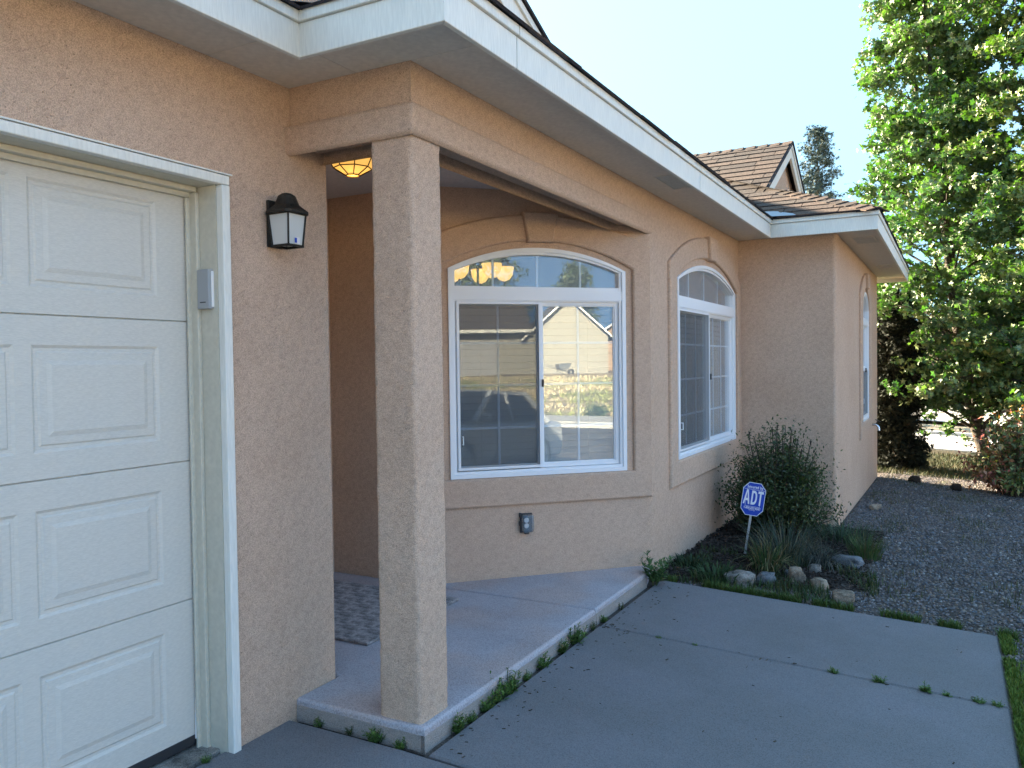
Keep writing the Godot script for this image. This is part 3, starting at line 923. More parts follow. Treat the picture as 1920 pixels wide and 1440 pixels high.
const PIT := 0.45
func roof() -> void:
	var g := Geo.new()
	var E := 2.744
	var Y := func(x: float, z: float, dist: float) -> Vector3: return Vector3(x, E + PIT * dist, z)
	var poly := func(ps: Array) -> void:
		for k in range(1, ps.size() - 1): g.tri(ps[0], ps[k], ps[k + 1])
	poly.call([Y.call(0.994, 0.577, 0.0), Y.call(0.994, -10.07, 0.0), Y.call(-4.0, -10.07, 4.994), Y.call(-4.0, -4.417, 4.994)])
	poly.call([Y.call(0.376, 0.577, 0.0), Y.call(0.994, 0.577, 0.0), Y.call(-4, -4.417, 4.994), Y.call(-4, -3.8, 4.376)])
	poly.call([Y.call(0.376, 7.3, 0.0), Y.call(0.376, 0.577, 0.0), Y.call(-4, -3.8, 4.376), Y.call(-4, 7.3, 4.376)])
	poly.call([Y.call(0.994, -4.75, 0.0), Y.call(1.874, -4.75, 0.0), Y.call(0.274, -6.35, 1.6), Y.call(-0.606, -6.35, 1.6)])
	poly.call([Y.call(1.874, -4.75, 0.0), Y.call(1.874, -10.07, 0.0), Y.call(-4, -10.07, 5.874), Y.call(-4, -10.0, 5.874)])
	poly.call([Y.call(-4, 7.3, 4.376), Y.call(-4, -3.8, 4.376), Y.call(-4, -4.417, 4.994), Y.call(-4, -10.07, 5.0), Y.call(-9.3, -10.07, 0.0), Y.call(-9.3, 7.3, 0.0)])
	# cross gable over the wing and a gable over the entry
	var gables := [[0.72, 4.10, -7.464, 0.54, 1.86, -2.4], [0.33, 3.80, -0.45, 0.42, 1.15, -3.0]]
	for q in gables:
		var x: float = q[0]; var y: float = q[1]; var z: float = q[2]; var m: float = q[3]; var w: float = q[4]; var xb: float = q[5]
		for s in [-1.0, 1.0]:
			g.quad(Vector3(x, y, z), Vector3(x, y - m * w, z + s * w), Vector3(xb, y - m * w, z + s * w), Vector3(xb, y, z))
	g.tri(Vector3(-9, 2.6, -9.72), Vector3(1.5, 2.6, -9.72), Vector3(-4, 5.1, -9.72))
	var rf := put("roof", g, M.shingle_1, house)
	for q in gables:
		var x: float = q[0]; var y: float = q[1]; var z: float = q[2]; var m: float = q[3]; var w: float = q[4]
		var wg := Geo.new()
		wg.tri(Vector3(x - 0.10, y - 0.05 - m * w, z - w), Vector3(x - 0.10, y - 0.05 - m * w, z + w), Vector3(x - 0.10, y - 0.05, z))
		wg.quad(Vector3(x - 0.10, y - 0.5 - m * w, z + w), Vector3(x - 0.10, y - 0.5 - m * w, z - w), Vector3(x - 0.10, y - 0.05 - m * w, z - w), Vector3(x - 0.10, y - 0.05 - m * w, z + w))
		put("gable_wall", wg, M.stucco, rf)
		for s in [-1.0, 1.0]:
			var sl := sqrt(1 + m * m)
			var fr := Transform3D(Basis(Vector3(0, -m / sl, s / sl), Vector3(0, -1, 0), Vector3.RIGHT), Vector3(x - 0.02, y - 0.012, z))
			for bd in [[0.040, 0.165, 0.0, 0.03], [0.0, 0.045, 0.0, 0.045]]:
				var bg := Geo.new()
				var pl := PackedVector2Array()
				for e in [[0.0, bd[0]], [w, bd[0]], [w, bd[1]], [0.0, bd[1]]]: pl.append(Vector2(-s * e[0], -e[0] * m - e[1]))
				bg.extr(pl, Transform3D(Basis(Vector3(0, 0, -1), Vector3.UP, Vector3.RIGHT), Vector3(x - 0.03, y - 0.012, z)), bd[2], bd[3], 0.002)
				put("rake_board", bg, M.white_board, rf)
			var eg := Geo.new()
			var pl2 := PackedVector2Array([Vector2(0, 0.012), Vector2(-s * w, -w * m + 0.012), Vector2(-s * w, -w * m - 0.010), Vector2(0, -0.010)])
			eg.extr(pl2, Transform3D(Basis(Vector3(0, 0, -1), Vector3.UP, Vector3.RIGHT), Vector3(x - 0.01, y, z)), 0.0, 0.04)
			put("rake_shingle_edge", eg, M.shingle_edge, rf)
	# shingles one by one where they can be told apart
	_shingles(rf, Vector3(0, 4.10 - 0.54 * 1.847, -7.464 + 1.847), Vector3(0, 0.54, -1).normalized(), 12, 0.1745, func(s: float) -> Vector2:
		var y := 3.103 + s * 0.54 / 1.1365
		return Vector2(0.994 - (y - 2.744) / PIT - 0.25, 0.73))
	_shingles(rf, Vector3(0, E - 0.006, -4.735), Vector3(0, PIT, -1).normalized(), 7, 0.150, func(s: float) -> Vector2:
		var r := s / sqrt(1 + PIT * PIT)
		return Vector2(0.994 - r - 0.1 + (0.22 if s < 0.1 else (0.1 if s < 0.2 else 0.0)), 1.874 - r + 0.02))
	# the rest of the front slope, which lies out of the photograph's sight
	for tone in 2:
		var fg2 := Geo.new()
		var u2 := Vector3(-1, PIT, 0).normalized(); var n2 := Vector3(PIT, 1, 0).normalized()
		for r in 26:
			var s := r * 0.15 + 0.06
			var run := s / sqrt(1 + PIT * PIT)
			var zz := 0.55 - run
			while zz > -4.7 - run - 0.05:
				var w := rng.randf_range(0.22, 0.46)
				if rng.randi() % 2 == tone:
					fg2.box(Vector3(0.994, E, zz - w / 2) + u2 * (s + 0.01) + n2 * rng.randf_range(0.008, 0.014), Vector3(0.165, 0.010, w - 0.008), Basis(u2, n2, Vector3(0, 0, 1)) * Basis(Vector3.BACK, -0.05))
				zz -= w
		put("shingle_field", fg2, M["shingle_%d" % (tone * 3)], rf).set_meta("kind", "stuff")
	# caps along the hip and the ridge
	for c in [[Vector3(1.88, 2.754, -4.744), Vector3(-1, PIT, -1).normalized(), 11, 0.135], [Vector3(0.74, 4.112, -7.464), Vector3(-1, 0, 0), 18, 0.145]]:
		var d: Vector3 = c[1]
		var sd := Vector3.UP.cross(d).normalized(); var up := d.cross(sd).normalized()
		for k in c[2]:
			var cg := Geo.new()
			for s in [-1.0, 1.0]:
				var dn: Vector3 = (sd * s - Vector3.UP * (0.30 if d.y != 0 else 0.54)).normalized()
				dn = (dn - d * dn.dot(d)).normalized()
				var o: Vector3 = c[0] + d * (c[3] * k) + up * (0.012)
				var e := d * 0.17 - up * 0.012
				var nn := up
				var th := up * 0.010
				cg.quad(o, o + dn * 0.125, o + e + dn * 0.125, o + e)
				cg.quad(o - th, o - th + dn * 0.125, o + dn * 0.125, o)
				cg.quad(o + dn * 0.125 - th, o + dn * 0.125 + e - th, o + dn * 0.125 + e, o + dn * 0.125)
			put("cap_shingle", cg, M["shingle_%d" % rng.randi_range(0, 3)], rf)
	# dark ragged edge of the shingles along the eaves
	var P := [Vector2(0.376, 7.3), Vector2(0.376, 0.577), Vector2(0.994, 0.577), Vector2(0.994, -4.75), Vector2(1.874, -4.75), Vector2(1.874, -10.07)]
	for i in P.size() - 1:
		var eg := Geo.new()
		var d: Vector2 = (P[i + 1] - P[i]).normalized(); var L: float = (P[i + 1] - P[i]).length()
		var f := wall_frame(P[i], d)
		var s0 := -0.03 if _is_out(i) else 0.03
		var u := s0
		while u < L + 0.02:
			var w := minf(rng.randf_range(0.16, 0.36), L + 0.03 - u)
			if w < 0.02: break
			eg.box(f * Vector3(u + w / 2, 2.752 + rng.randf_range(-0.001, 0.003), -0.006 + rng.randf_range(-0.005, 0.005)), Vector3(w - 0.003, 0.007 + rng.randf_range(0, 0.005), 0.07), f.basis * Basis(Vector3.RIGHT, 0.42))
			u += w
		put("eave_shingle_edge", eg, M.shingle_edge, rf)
	var fg := Geo.new()
	fg.quad(Vector3(0.99, 2.762, -4.70), Vector3(1.27, 2.756, -4.735), Vector3(1.02, 2.84, -4.92), Vector3(0.86, 2.86, -4.96))
	put("valley_flashing", fg, M.flashing, rf)
	var f2 := Geo.new(); f2.quad(Vector3(0.33, 2.775, 0.62), Vector3(0.42, 2.775, 0.54), Vector3(0.20, 2.86, 0.32), Vector3(0.12, 2.86, 0.40)); put("valley_flashing", f2, M.flashing, rf)
func _is_out(i: int) -> bool:
	return i == 2 or i == 4 or i == 0
func _shingles(rf: Node3D, o: Vector3, up: Vector3, rows: int, ex: float, span: Callable) -> void:
	var nn := Vector3.RIGHT.cross(up).normalized()
	if nn.y < 0: nn = -nn
	for r in rows:
		var s := r * ex
		var iv: Vector2 = span.call(s + ex * 0.5)
		var u := iv.x + rng.randf_range(-0.3, 0)
		while u < iv.y:
			var w := rng.randf_range(0.22, 0.46)
			var a := maxf(u, iv.x); var b := minf(u + w, iv.y)
			u += w
			if b - a < 0.05: continue
			var th := rng.randf_range(0.005, 0.011)
			var g := Geo.new()
			var tl := 0.050 + rng.randf_range(-0.008, 0.008)
			var u2 := (up * cos(tl) - nn * sin(tl)).normalized()
			var n2 := (nn * cos(tl) + up * sin(tl)).normalized()
			var c := o + up * (s + rng.randf_range(-0.006, 0.004)) + Vector3.RIGHT * (a + b) / 2 + nn * 0.016
			g.box(c + u2 * (ex * 0.54) , Vector3(b - a - 0.008, ex * 1.12, th), Basis(Vector3.RIGHT, u2, n2))
			put("shingle", g, M["shingle_%d" % rng.randi_range(0, 3)], rf)

# ---------------------------------------------------------------- ground
func ground() -> void:
	var g := sheet(-140, -8, -160, 140, 12, -0.10)
	for r in [[-8.0, 24.0, -30.0, 24.0, 0.8], [24.0, 44.0, -60.0, 80.0, 4.0], [44.0, 300.0, -160.0, 260.0, 20.0], [-8.0, 24.0, -160.0, -30.0, 6.0], [-8.0, 24.0, 24.0, 140.0, 6.0], [24.0, 44.0, 80.0, 260.0, 10.0], [24.0, 44.0, -160.0, -60.0, 10.0]]:
		var q := sheet(r[0], r[1], r[2], r[3], r[4], -0.10)
		g.v.append_array(q.v); g.n.append_array(q.n); g.c.append_array(q.c)
	struct("ground", g, M.dry_earth)
	struct("gravel_yard", sheet(0.55, 9.0, -10.6, 0.6, 0.4, -0.012), M.gravel_soil)
	struct("lawn", sheet(-7.9, 9.4, -14.2, -10.3, 0.6, -0.006), M.lawn_soil)
	struct("planting_bed", patch(fillet([Vector2(0.60, -2.40), Vector2(0.78, -2.50), Vector2(1.30, -2.72), Vector2(1.75, -2.95), Vector2(1.85, -4.3), Vector2(1.52, -5.2), Vector2(0.60, -5.2)], 0.1), 0.004), M.mulch_soil)
	# porch slab, its two panels and their rough edge
	for q in [[Vector2(-1.3, 0.30), Vector2(-1.3, -1.427), Vector2(0.652, -1.427), Vector2(0.652, 0.262), Vector2(-0.0, 0.262), Vector2(-0.0, 0.30)], [Vector2(-1.3, -1.433), Vector2(-1.3, -2.7), Vector2(0.56, -2.7), Vector2(0.648, -2.30), Vector2(0.652, -1.433)]]:
		var poly: Array = q
		if q[0].y > 0: poly = [Vector2(-1.3, -0.01), Vector2(-1.3, -1.427), Vector2(0.652, -1.427), Vector2(0.652, 0.262), Vector2(-0.01, 0.262), Vector2(-0.01, -0.01)]
		struct("porch_slab", plan(poly, -0.25, 0.076, 0.014), M.porch_concrete)
		var e := Geo.new()
		if q[0].y > 0:
			e.box(Vector3(0.3275, -0.09, 0.257), Vector3(0.648, 0.28, 0.016)); e.box(Vector3(0.645, -0.09, -0.58), Vector3(0.020, 0.28, 1.69))
		else:
			e.box(Vector3(0.645, -0.09, -1.865), Vector3(0.020, 0.28, 0.86))
		struct("porch_slab_edge", e, M.rough_edge)
	# driveway slabs with open joints
	struct("driveway_slab", slab(0.690, 2.652, -2.475, -1.409, 0.0, 0.12, 0.3), M.concrete)
	struct("driveway_slab", slab(0.684, 2.652, -1.397, 0.284, 0.0, 0.12, 0.3), M.concrete)
	struct("driveway_slab", slab(-0.03, 2.652, 0.300, 4.2, 0.0, 0.12, 0.3), M.concrete)
	struct("driveway_slab", slab(2.664, 9.4, 0.300, 4.2, 0.0, 0.12, 0.6), M.concrete)
	struct("driveway_slab", slab(-0.03, 9.4, 4.212, 6.9, 0.0, 0.12, 0.6), M.concrete)
	struct("driveway_slab", slab(0.02, 0.67, 0.272, 0.292, -0.012, 0.12, 0.3), M.mulch_soil)
	var s := Geo.new(); s.rbox(Vector3(-0.15, -0.055, 3.1), Vector3(0.20, 0.12, 5.1), 0.006); struct("garage_threshold", s, M.rock_grey)
	# streets, kerbs and the far pavement
	struct("street", sheet(9.8, 19.6, -140, 140, 3, -0.085), M.asphalt)
	struct("street", sheet(-60, 9.8, -18.6, -14.9, 3, 0.0), M.concrete_far)
	for k in [[9.45, 9.8, -14.5, 140.0], [19.6, 19.9, -140.0, 140.0]]: struct("kerb", slab(k[0], k[1], k[2], k[3], 0.04, 0.16, 2.0, 0.02), M.concrete_far)
	for k in [[-60.0, 9.45, -14.9, -14.6], [-60.0, 9.45, -18.9, -18.6]]: struct("kerb", slab(k[0], k[1], k[2], k[3], 0.06, 0.2, 2.0, 0.02), M.concrete_far)
	struct("pavement", slab(20.2, 21.6, -140, 140, 0.05, 0.16, 2.0, 0.02), M.concrete_far)
	struct("driveway", sheet(-30, 8, -33, -23, 2.0, 0.0), M.concrete_far)

func patch(poly: PackedVector2Array, off: float) -> Geo:
	var g := Geo.new()
	var ix := Geometry2D.triangulate_polygon(poly)
	for k in range(0, ix.size(), 3):
		var v := []
		for m in 3:
			var p := poly[ix[k + m]]
			v.append(Vector3(p.x, H(p.x, p.y) + off, p.y))
		if (v[1] - v[0]).cross(v[2] - v[0]).y < 0: g.tri(v[0], v[2], v[1])
		else: g.tri(v[0], v[1], v[2])
	return g
func in_poly(p: Vector2, q: PackedVector2Array) -> bool:
	return Geometry2D.is_point_in_polygon(p, q)
func stone_mesh(seed_: int) -> ArrayMesh:
	var g := Geo.new(); g.use_col = true
	g.blob(Vector3.ZERO, Vector3(1, 0.62, 0.8), seed_, 0.28, 3)
	return g.mesh()
func gravel() -> void:
	rng.seed = 77
	var X := []; var C := []
	for k in 120000:
		var x := rng.randf_range(0.7, 5.2); var z := rng.randf_range(-10.8, 0.2)
		if x > 3.4 and rng.randf() < 0.55: continue
		if z < -7 and rng.randf() < 0.35: continue
		if x < 2.67 and z > -2.49: continue
		if x < 1.52 and z < -5.1: continue
		var bed := x < 1.82 and z > -5.2 and z < -2.52 - (x - 0.7) * 0.36
		if bed: continue
		var s := rng.randf_range(0.0055, 0.0125)
		if rng.randf() < 0.04: s *= 1.7
		var b := Basis.from_euler(Vector3(rng.randf_range(-0.5, 0.5), rng.randf() * TAU, rng.randf_range(-0.5, 0.5))).scaled(Vector3(s, s * rng.randf_range(0.7, 1.1), s))
		X.append(Transform3D(b, Vector3(x, H(x, z) - 0.012 + s * 0.35, z)))
		var v := rng.randf_range(0.5, 1.25); var t := rng.randf()
		var c := Color(0.17, 0.152, 0.148) if t < 0.62 else (Color(0.20, 0.165, 0.132) if t < 0.8 else (Color(0.125, 0.135, 0.15) if t < 0.95 else Color(0.27, 0.26, 0.245)))
		C.append(Color(c.r * v, c.g * v, c.b * v))
	var o := multi("gravel", stone_mesh(4), M.stone, X, C)
	o.set_meta("label", "grey gravel covering the side yard")
	# dark bark chips in the bed
	X = []; C = []
	var cm := Geo.new(); cm.use_col = true; cm.box(Vector3.ZERO, Vector3(1, 0.25, 0.4)); var cme := cm.mesh()
	for k in 5200:
		var x := rng.randf_range(0.62, 1.9); var z := rng.randf_range(-5.15, -2.5)
		if z > -2.52 - (x - 0.7) * 0.36 or (x > 1.5 and z < -5.1): continue
		var s := rng.randf_range(0.012, 0.035)
		X.append(Transform3D(Basis.from_euler(Vector3(rng.randf_range(-0.6, 0.6), rng.randf() * TAU, rng.randf_range(-0.6, 0.6))).scaled(Vector3(s, s, s)), Vector3(x, H(x, z) + 0.008 + s * 0.15, z)))
		var v := rng.randf_range(0.3, 1.3)
		C.append(Color(0.055 * v, 0.042 * v, 0.034 * v))
	multi("bark_chips", cme, M.stone, X, C)

func blade_mesh() -> ArrayMesh:
	var g := Geo.new(); g.use_col = true
	var p := [Vector3(-0.5, 0, 0), Vector3(0.5, 0, 0), Vector3(0.42, 0.4, 0.03), Vector3(-0.42, 0.4, 0.03), Vector3(0.26, 0.75, 0.12), Vector3(-0.26, 0.75, 0.12), Vector3(0, 1, 0.26)]
	g.quad(p[0], p[1], p[2], p[3]); g.quad(p[3], p[2], p[4], p[5]); g.tri(p[5], p[4], p[6])
	return g.mesh()
func grass_strips() -> void:
	rng.seed = 91
	var bm := blade_mesh()
	var X := []; var C := []
	var add := func(x: float, z: float, h: float, w: float, y: float, base: Color) -> void:
		var b := Basis(Vector3.UP, rng.randf() * TAU) * Basis(Vector3.RIGHT, rng.randf_range(-0.1, 0.7))
		X.append(Transform3D(b.scaled_local(Vector3(w, h, h)), Vector3(x, y, z)))
		var v := rng.randf_range(0.6, 1.3); var t := rng.randf()
		C.append(Color((base.r + 0.05 * t * t) * v, base.g * v, base.b * v))
	for k in 26000:
		var x := rng.randf_range(1.2, 6.0); var z := rng.randf_range(-14.2, -10.2)
		add.call(x, z, rng.randf_range(0.03, 0.09), 0.007, H(x, z) - 0.01, Color(0.045, 0.065, 0.022))
	multi("lawn_grass", bm, M.grass_blade, X, C).set_meta("label", "mown grass strip along the far street")
	X.clear(); C.clear()
	var fn := FastNoiseLite.new(); fn.seed = 3; fn.frequency = 0.9
	for k in 7000:
		var z := rng.randf_range(-2.5, 0.25)
		var x := 2.662 + absf(rng.randfn(0, 0.034))
		if fn.get_noise_2d(z * 3, 1) < -0.4: continue
		add.call(x, z, rng.randf_range(0.018, 0.042), 0.005, H(x, z) - 0.010, Color(0.085, 0.15, 0.02))
	for k in 6000:
		var x := rng.randf_range(0.72, 2.75)
		var z := -2.485 - absf(rng.randfn(0, 0.03))
		if fn.get_noise_2d(x * 3, 7) < (0.0 if x > 1.6 else -0.1): continue
		add.call(x, z, rng.randf_range(0.022, 0.06), 0.005, H(x, z) - 0.012, Color(0.06, 0.115, 0.025))
	multi("edge_grass", bm, M.grass_blade, X, C).set_meta("label", "short green grass along the driveway slab edge")
	# scattered weeds in the gravel
	X.clear(); C.clear()
	for k in 15000:
		var x := rng.randf_range(1.3, 4.6); var z := rng.randf_range(-10.0, -2.5)
		if x < 1.56 and z < -5: continue
		var n := fn.get_noise_2d(x * 1.6, z * 1.2 + 9)
		if n < 0.16: continue
		add.call(x, z, rng.randf_range(0.02, 0.07), 0.005, H(x, z) - 0.012, Color(0.065, 0.085, 0.032))
	for k in 5000:
		var x := rng.randf_range(0.68, 2.0); var z := rng.randf_range(-3.5, -2.5)
		var n := fn.get_noise_2d(x * 2.5, z * 2.5 + 30)
		if n < 0.05: continue
		add.call(x, z, rng.randf_range(0.025, 0.08), 0.006, H(x, z) - 0.005, Color(0.04, 0.075, 0.025))
	multi("yard_weeds", bm, M.grass_blade, X, C).set_meta("label", "low weeds scattered through the gravel")
	# dry grass on the bank across the street
	X.clear(); C.clear()
	for k in 30000:
		var x := rng.randf_range(21.8, 38.0); var z := rng.randf_range(-8, 34)
		var green := fn.get_noise_2d(x * 0.3, z * 0.15) > 0.12
		add.call(x, z, rng.randf_range(0.06, 0.22), 0.05, H(x, z) - 0.10, Color(0.26, 0.30, 0.10) if green else Color(0.60, 0.52, 0.30))
	multi("bank_grass", bm, M.grass_blade, X, C).set_meta("label", "dry grass on the bank across the street")

# a clump of narrow leaves, upright weed or ornamental grass
func clump(n: int, h: float, w: float, spread: float, lean: float, cols: Array, seed_: int) -> Geo:
	var r := RandomNumberGenerator.new(); r.seed = seed_
	var g := Geo.new(); g.use_col = true
	for k in n:
		var a := r.randf() * TAU
		var d := Vector3(cos(a), 0, sin(a))
		var o := d * spread * sqrt(r.randf()) 
		var L := h * r.randf_range(0.55, 1.05)
		var le := lean * r.randf_range(0.1, 1.0)
		var c: Color = cols[r.randi() % cols.size()]
		var v := r.randf_range(0.65, 1.25)
		g.col = Color(c.r * v, c.g * v, c.b * v)
		var side := Vector3(-d.z, 0, d.x)
		var a2 := r.randf() * TAU
		side = (side + Vector3(cos(a2), 0, sin(a2)) * 0.7).normalized()
		var pp := o; var pw := w * 0.6
		var ang := 0.12 + le * 0.2
		for s in 4:
			var t := (s + 1) / 4.0
			var step := (Vector3.UP * cos(ang) + d * sin(ang)) * L / 4
			var q := pp + step
			var qw := w * (0.9 if s < 1 else (0.75 if s < 2 else (0.5 if s < 3 else 0.02)))
			g.quad(pp - side * pw / 2, pp + side * pw / 2, q + side * qw / 2, q - side * qw / 2)
			pp = q; pw = qw
			ang += le * 0.55
	return g
# a broad-leaved weed: stems with whorls of narrow leaves
func weed(seed_: int, h: float, stems: int, cols: Array) -> Geo:
	var r := RandomNumberGenerator.new(); r.seed = seed_
	var g := Geo.new(); g.use_col = true
	for s in stems:
		var a := r.randf() * TAU
		var dir := (Vector3.UP + Vector3(cos(a), 0, sin(a)) * r.randf_range(0.1, 0.6)).normalized()
		var o := Vector3(cos(a), 0, sin(a)) * r.randf_range(0, 0.02)
		var L := h * r.randf_range(0.6, 1.0)
		g.col = Color(0.05, 0.08, 0.025)
		g.tube([o, o + dir * L], [0.0014, 0.0008], 4, false)
		var n := int(10 + L * 90)
		for k in n:
			var t := float(k) / n
			var p := o + dir * L * (0.15 + 0.85 * t)
			var b := r.randf() * TAU
			var out := (Vector3(cos(b), r.randf_range(0.3, 1.3), sin(b))).normalized()
			var ll := h * 0.34 * (1.0 - 0.5 * t) * r.randf_range(0.6, 1.1)
			var sd := out.cross(Vector3.UP).normalized() * ll * 0.17
			var c: Color = cols[r.randi() % cols.size()]; var v := r.randf_range(0.7, 1.3)
			g.col = Color(c.r * v, c.g * v, c.b * v)
			var m := p + out * ll * 0.5 + Vector3.DOWN * ll * 0.02; var e := p + out * ll + Vector3.DOWN * ll * 0.15
			g.tri(p, m + sd, m - sd); g.tri(m - sd, m + sd, e)
	return g
func small_plants() -> void:
	rng.seed = 12
	var gcol := [Color(0.09, 0.16, 0.03), Color(0.115, 0.19, 0.045), Color(0.07, 0.125, 0.025)]
	var dcol := [Color(0.16, 0.14, 0.07), Color(0.10, 0.10, 0.045), Color(0.06, 0.09, 0.03)]
	var vs := []
	for k in 4: vs.append(weed(100 + k, 0.10, 11 + k, gcol).mesh())
	vs.append(weed(120, 0.08, 6, dcol).mesh())
	var W := [
		[0.134, 0.272, 0, 0.55, "small dark weed at the porch step beside the garage wall"], [0.29, 0.272, 4, 0.6, "faint dry weed on the front of the porch step, second from the garage"], [0.43, 0.276, 1, 0.8, "weed under the column, on the front of the porch step"], [0.548, 0.276, 2, 0.55, "tiny weed nearest the front corner of the porch step"],
		[0.668, 0.07, 0, 0.95, "single bushy weed beside the base of the column"], [0.668, -0.05, 3, 0.5, "little weed between the column weed and the largest clump"], [0.668, -0.165, 1, 0.75, "near end plant of the largest weed clump by the porch edge"], [0.668, -0.26, 2, 1.05, "middle plant of the largest weed clump by the porch edge"], [0.668, -0.36, 3, 1.15, "tallest weed of the largest clump by the porch edge"], [0.670, -0.41, 0, 0.9, "far end plant of the largest weed clump by the porch edge"], [0.668, -0.55, 2, 0.5, "stunted weed just beyond the largest clump"],
		[0.668, -0.70, 1, 0.9, "weed standing alone midway along the porch edge"], [0.668, -0.93, 0, 0.9, "nearer of a pair of weeds halfway along the porch edge"], [0.668, -1.10, 3, 1.1, "taller and farther of a pair of weeds along the porch edge"], [0.670, -1.34, 4, 0.8, "dry weed where the driveway joint meets the porch"], [0.670, -1.50, 2, 0.55, "low weed just past the driveway joint at the porch edge"], [0.668, -1.78, 4, 0.7, "straw coloured weed on the far part of the porch edge"]]
	for w in W:
		var o := putm("weed", vs[w[2]], M.grass_blade)
		o.position = Vector3(w[0], -0.02, w[1]); o.rotation.y = rng.randf() * TAU; o.scale = Vector3(1.25, 1.0, 1.25) * w[3]
		tag(o, w[4], "weed", "weeds growing along the porch step")
	var J := [[1.03, 0.28, "faint tuft in the driveway joint nearest the porch"], [1.23, 0.3, "small tuft in the driveway joint, second from the porch"], [1.92, 0.5, "pale tuft in the middle of the driveway joint"], [2.124, 0.6, "roundest green tuft in the driveway joint"], [2.317, 0.65, "dark green tuft in the joint, third from the gravel edge end"], [2.404, 0.42, "flat tuft in the joint right behind the dark green one"], [2.532, 0.45, "tuft in the joint, last but one before the gravel"], [2.604, 0.45, "tuft at the very end of the driveway joint by the gravel"]]
	for j in J:
		var o := putm("grass_tuft", vs[rng.randi_range(0, 3)], M.grass_blade)
		o.position = Vector3(j[0], H(j[0], -1.4) - 0.012, -1.403); o.rotation.y = rng.randf() * TAU; o.scale = Vector3(j[1] * 1.6, j[1] * 0.75, j[1] * 1.2)
		tag(o, j[2], "weed", "tufts growing in the driveway joint")
	var tall := weed(131, 0.25, 10, [Color(0.10, 0.17, 0.06), Color(0.08, 0.15, 0.05)])
	var tw := put("tall_weed", tall, M.grass_blade); tw.position = Vector3(0.70, -0.01, -2.33); tag(tw, "tall pale green weed at the far corner of the porch slab", "weed")
	for q in [[-0.02, 0.72, 0.45, "weed on the garage threshold beside the door frame"], [-0.03, 0.86, 0.4, "weed on the garage threshold farther from the door frame"]]:
		var o := putm("weed", vs[1], M.grass_blade); o.position = Vector3(q[0], -0.01, q[1]); o.scale = Vector3.ONE * q[2]; tag(o, q[3], "weed")
	# bed plants
	var og := clump(380, 0.38, 0.006, 0.19, 1.1, [Color(0.05, 0.07, 0.055), Color(0.035, 0.06, 0.04), Color(0.075, 0.09, 0.06), Color(0.14, 0.125, 0.075)], 5)
	var p1 := put("ornamental_grass", og, M.grass_blade); p1.position = Vector3(1.34, -0.02, -3.42); tag(p1, "large blue green ornamental grass in front of the bush", "grass plant")
	var o2 := put("ornamental_grass", clump(170, 0.30, 0.009, 0.10, 1.5, [Color(0.10, 0.11, 0.04), Color(0.05, 0.09, 0.03), Color(0.20, 0.16, 0.08)], 6), M.grass_blade); o2.position = Vector3(1.26, -0.02, -3.12); tag(o2, "arching strap leaved plant behind the two largest stones", "grass plant")
	var o3 := put("ornamental_grass", clump(260, 0.22, 0.005, 0.11, 0.6, [Color(0.05, 0.10, 0.03), Color(0.07, 0.12, 0.035), Color(0.12, 0.11, 0.05)], 7), M.grass_blade); o3.position = Vector3(1.84, -0.06, -3.93); tag(o3, "upright green grass tuft on the gravel side of the bed", "grass plant")
	var o4 := put("ornamental_grass", clump(240, 0.22, 0.006, 0.22, 1.1, [Color(0.05, 0.085, 0.05), Color(0.06, 0.10, 0.05)], 8), M.grass_blade); o4.position = Vector3(1.62, -0.05, -4.5); tag(o4, "low green plant at the foot of the wing corner", "grass plant")
	var o5 := put("ground_cover", clump(260, 0.11, 0.010, 0.17, 1.2, [Color(0.035, 0.065, 0.025), Color(0.05, 0.085, 0.03)], 9), M.grass_blade); o5.position = Vector3(1.0, -0.01, -2.72); tag(o5, "leafy green ground cover beside the largest pale stone", "plant")
	var o6 := put("ground_cover", clump(180, 0.10, 0.010, 0.14, 1.3, [Color(0.02, 0.04, 0.018), Color(0.03, 0.055, 0.022)], 10), M.grass_blade); o6.position = Vector3(0.76, -0.01, -2.95); tag(o6, "dark creeping plant against the wall under the larger front window", "plant")
	var o7 := put("ornamental_grass", clump(120, 0.36, 0.005, 0.07, 2.2, [Color(0.05, 0.06, 0.05), Color(0.03, 0.04, 0.035), Color(0.13, 0.13, 0.11)], 12), M.grass_blade); o7.position = Vector3(1.60, -0.03, -3.42); tag(o7, "dark drooping grass spilling over the flat grey stones", "grass plant")
func litter() -> void:
	rng.seed = 303
	var X := []; var C := []
	for k in 150:
		var x := rng.randf_range(0.72, 2.6); var z := rng.randf_range(-2.4, 0.25)
		if k % 3 > 0: x = 0.70 + absf(rng.randfn(0, 0.10))
		if k % 7 == 0: z = -1.40 + rng.randfn(0, 0.03)
		var s := rng.randf_range(0.004, 0.012)
		X.append(Transform3D(Basis.from_euler(Vector3(rng.randf_range(-0.3, 0.3), rng.randf() * TAU, rng.randf_range(-0.3, 0.3))).scaled(Vector3(s, s * 0.5, s)), Vector3(x, H(x, z) + s * 0.2, z)))
		var v := rng.randf_range(0.4, 1.2)
		C.append(Color(0.09 * v, 0.07 * v, 0.05 * v))
	var g := Geo.new(); g.use_col = true; g.box(Vector3.ZERO, Vector3(1.6, 0.4, 0.5))
	multi("leaf_litter", g.mesh(), M.stone, X, C).set_meta("label", "bits of leaf litter on the driveway slabs")
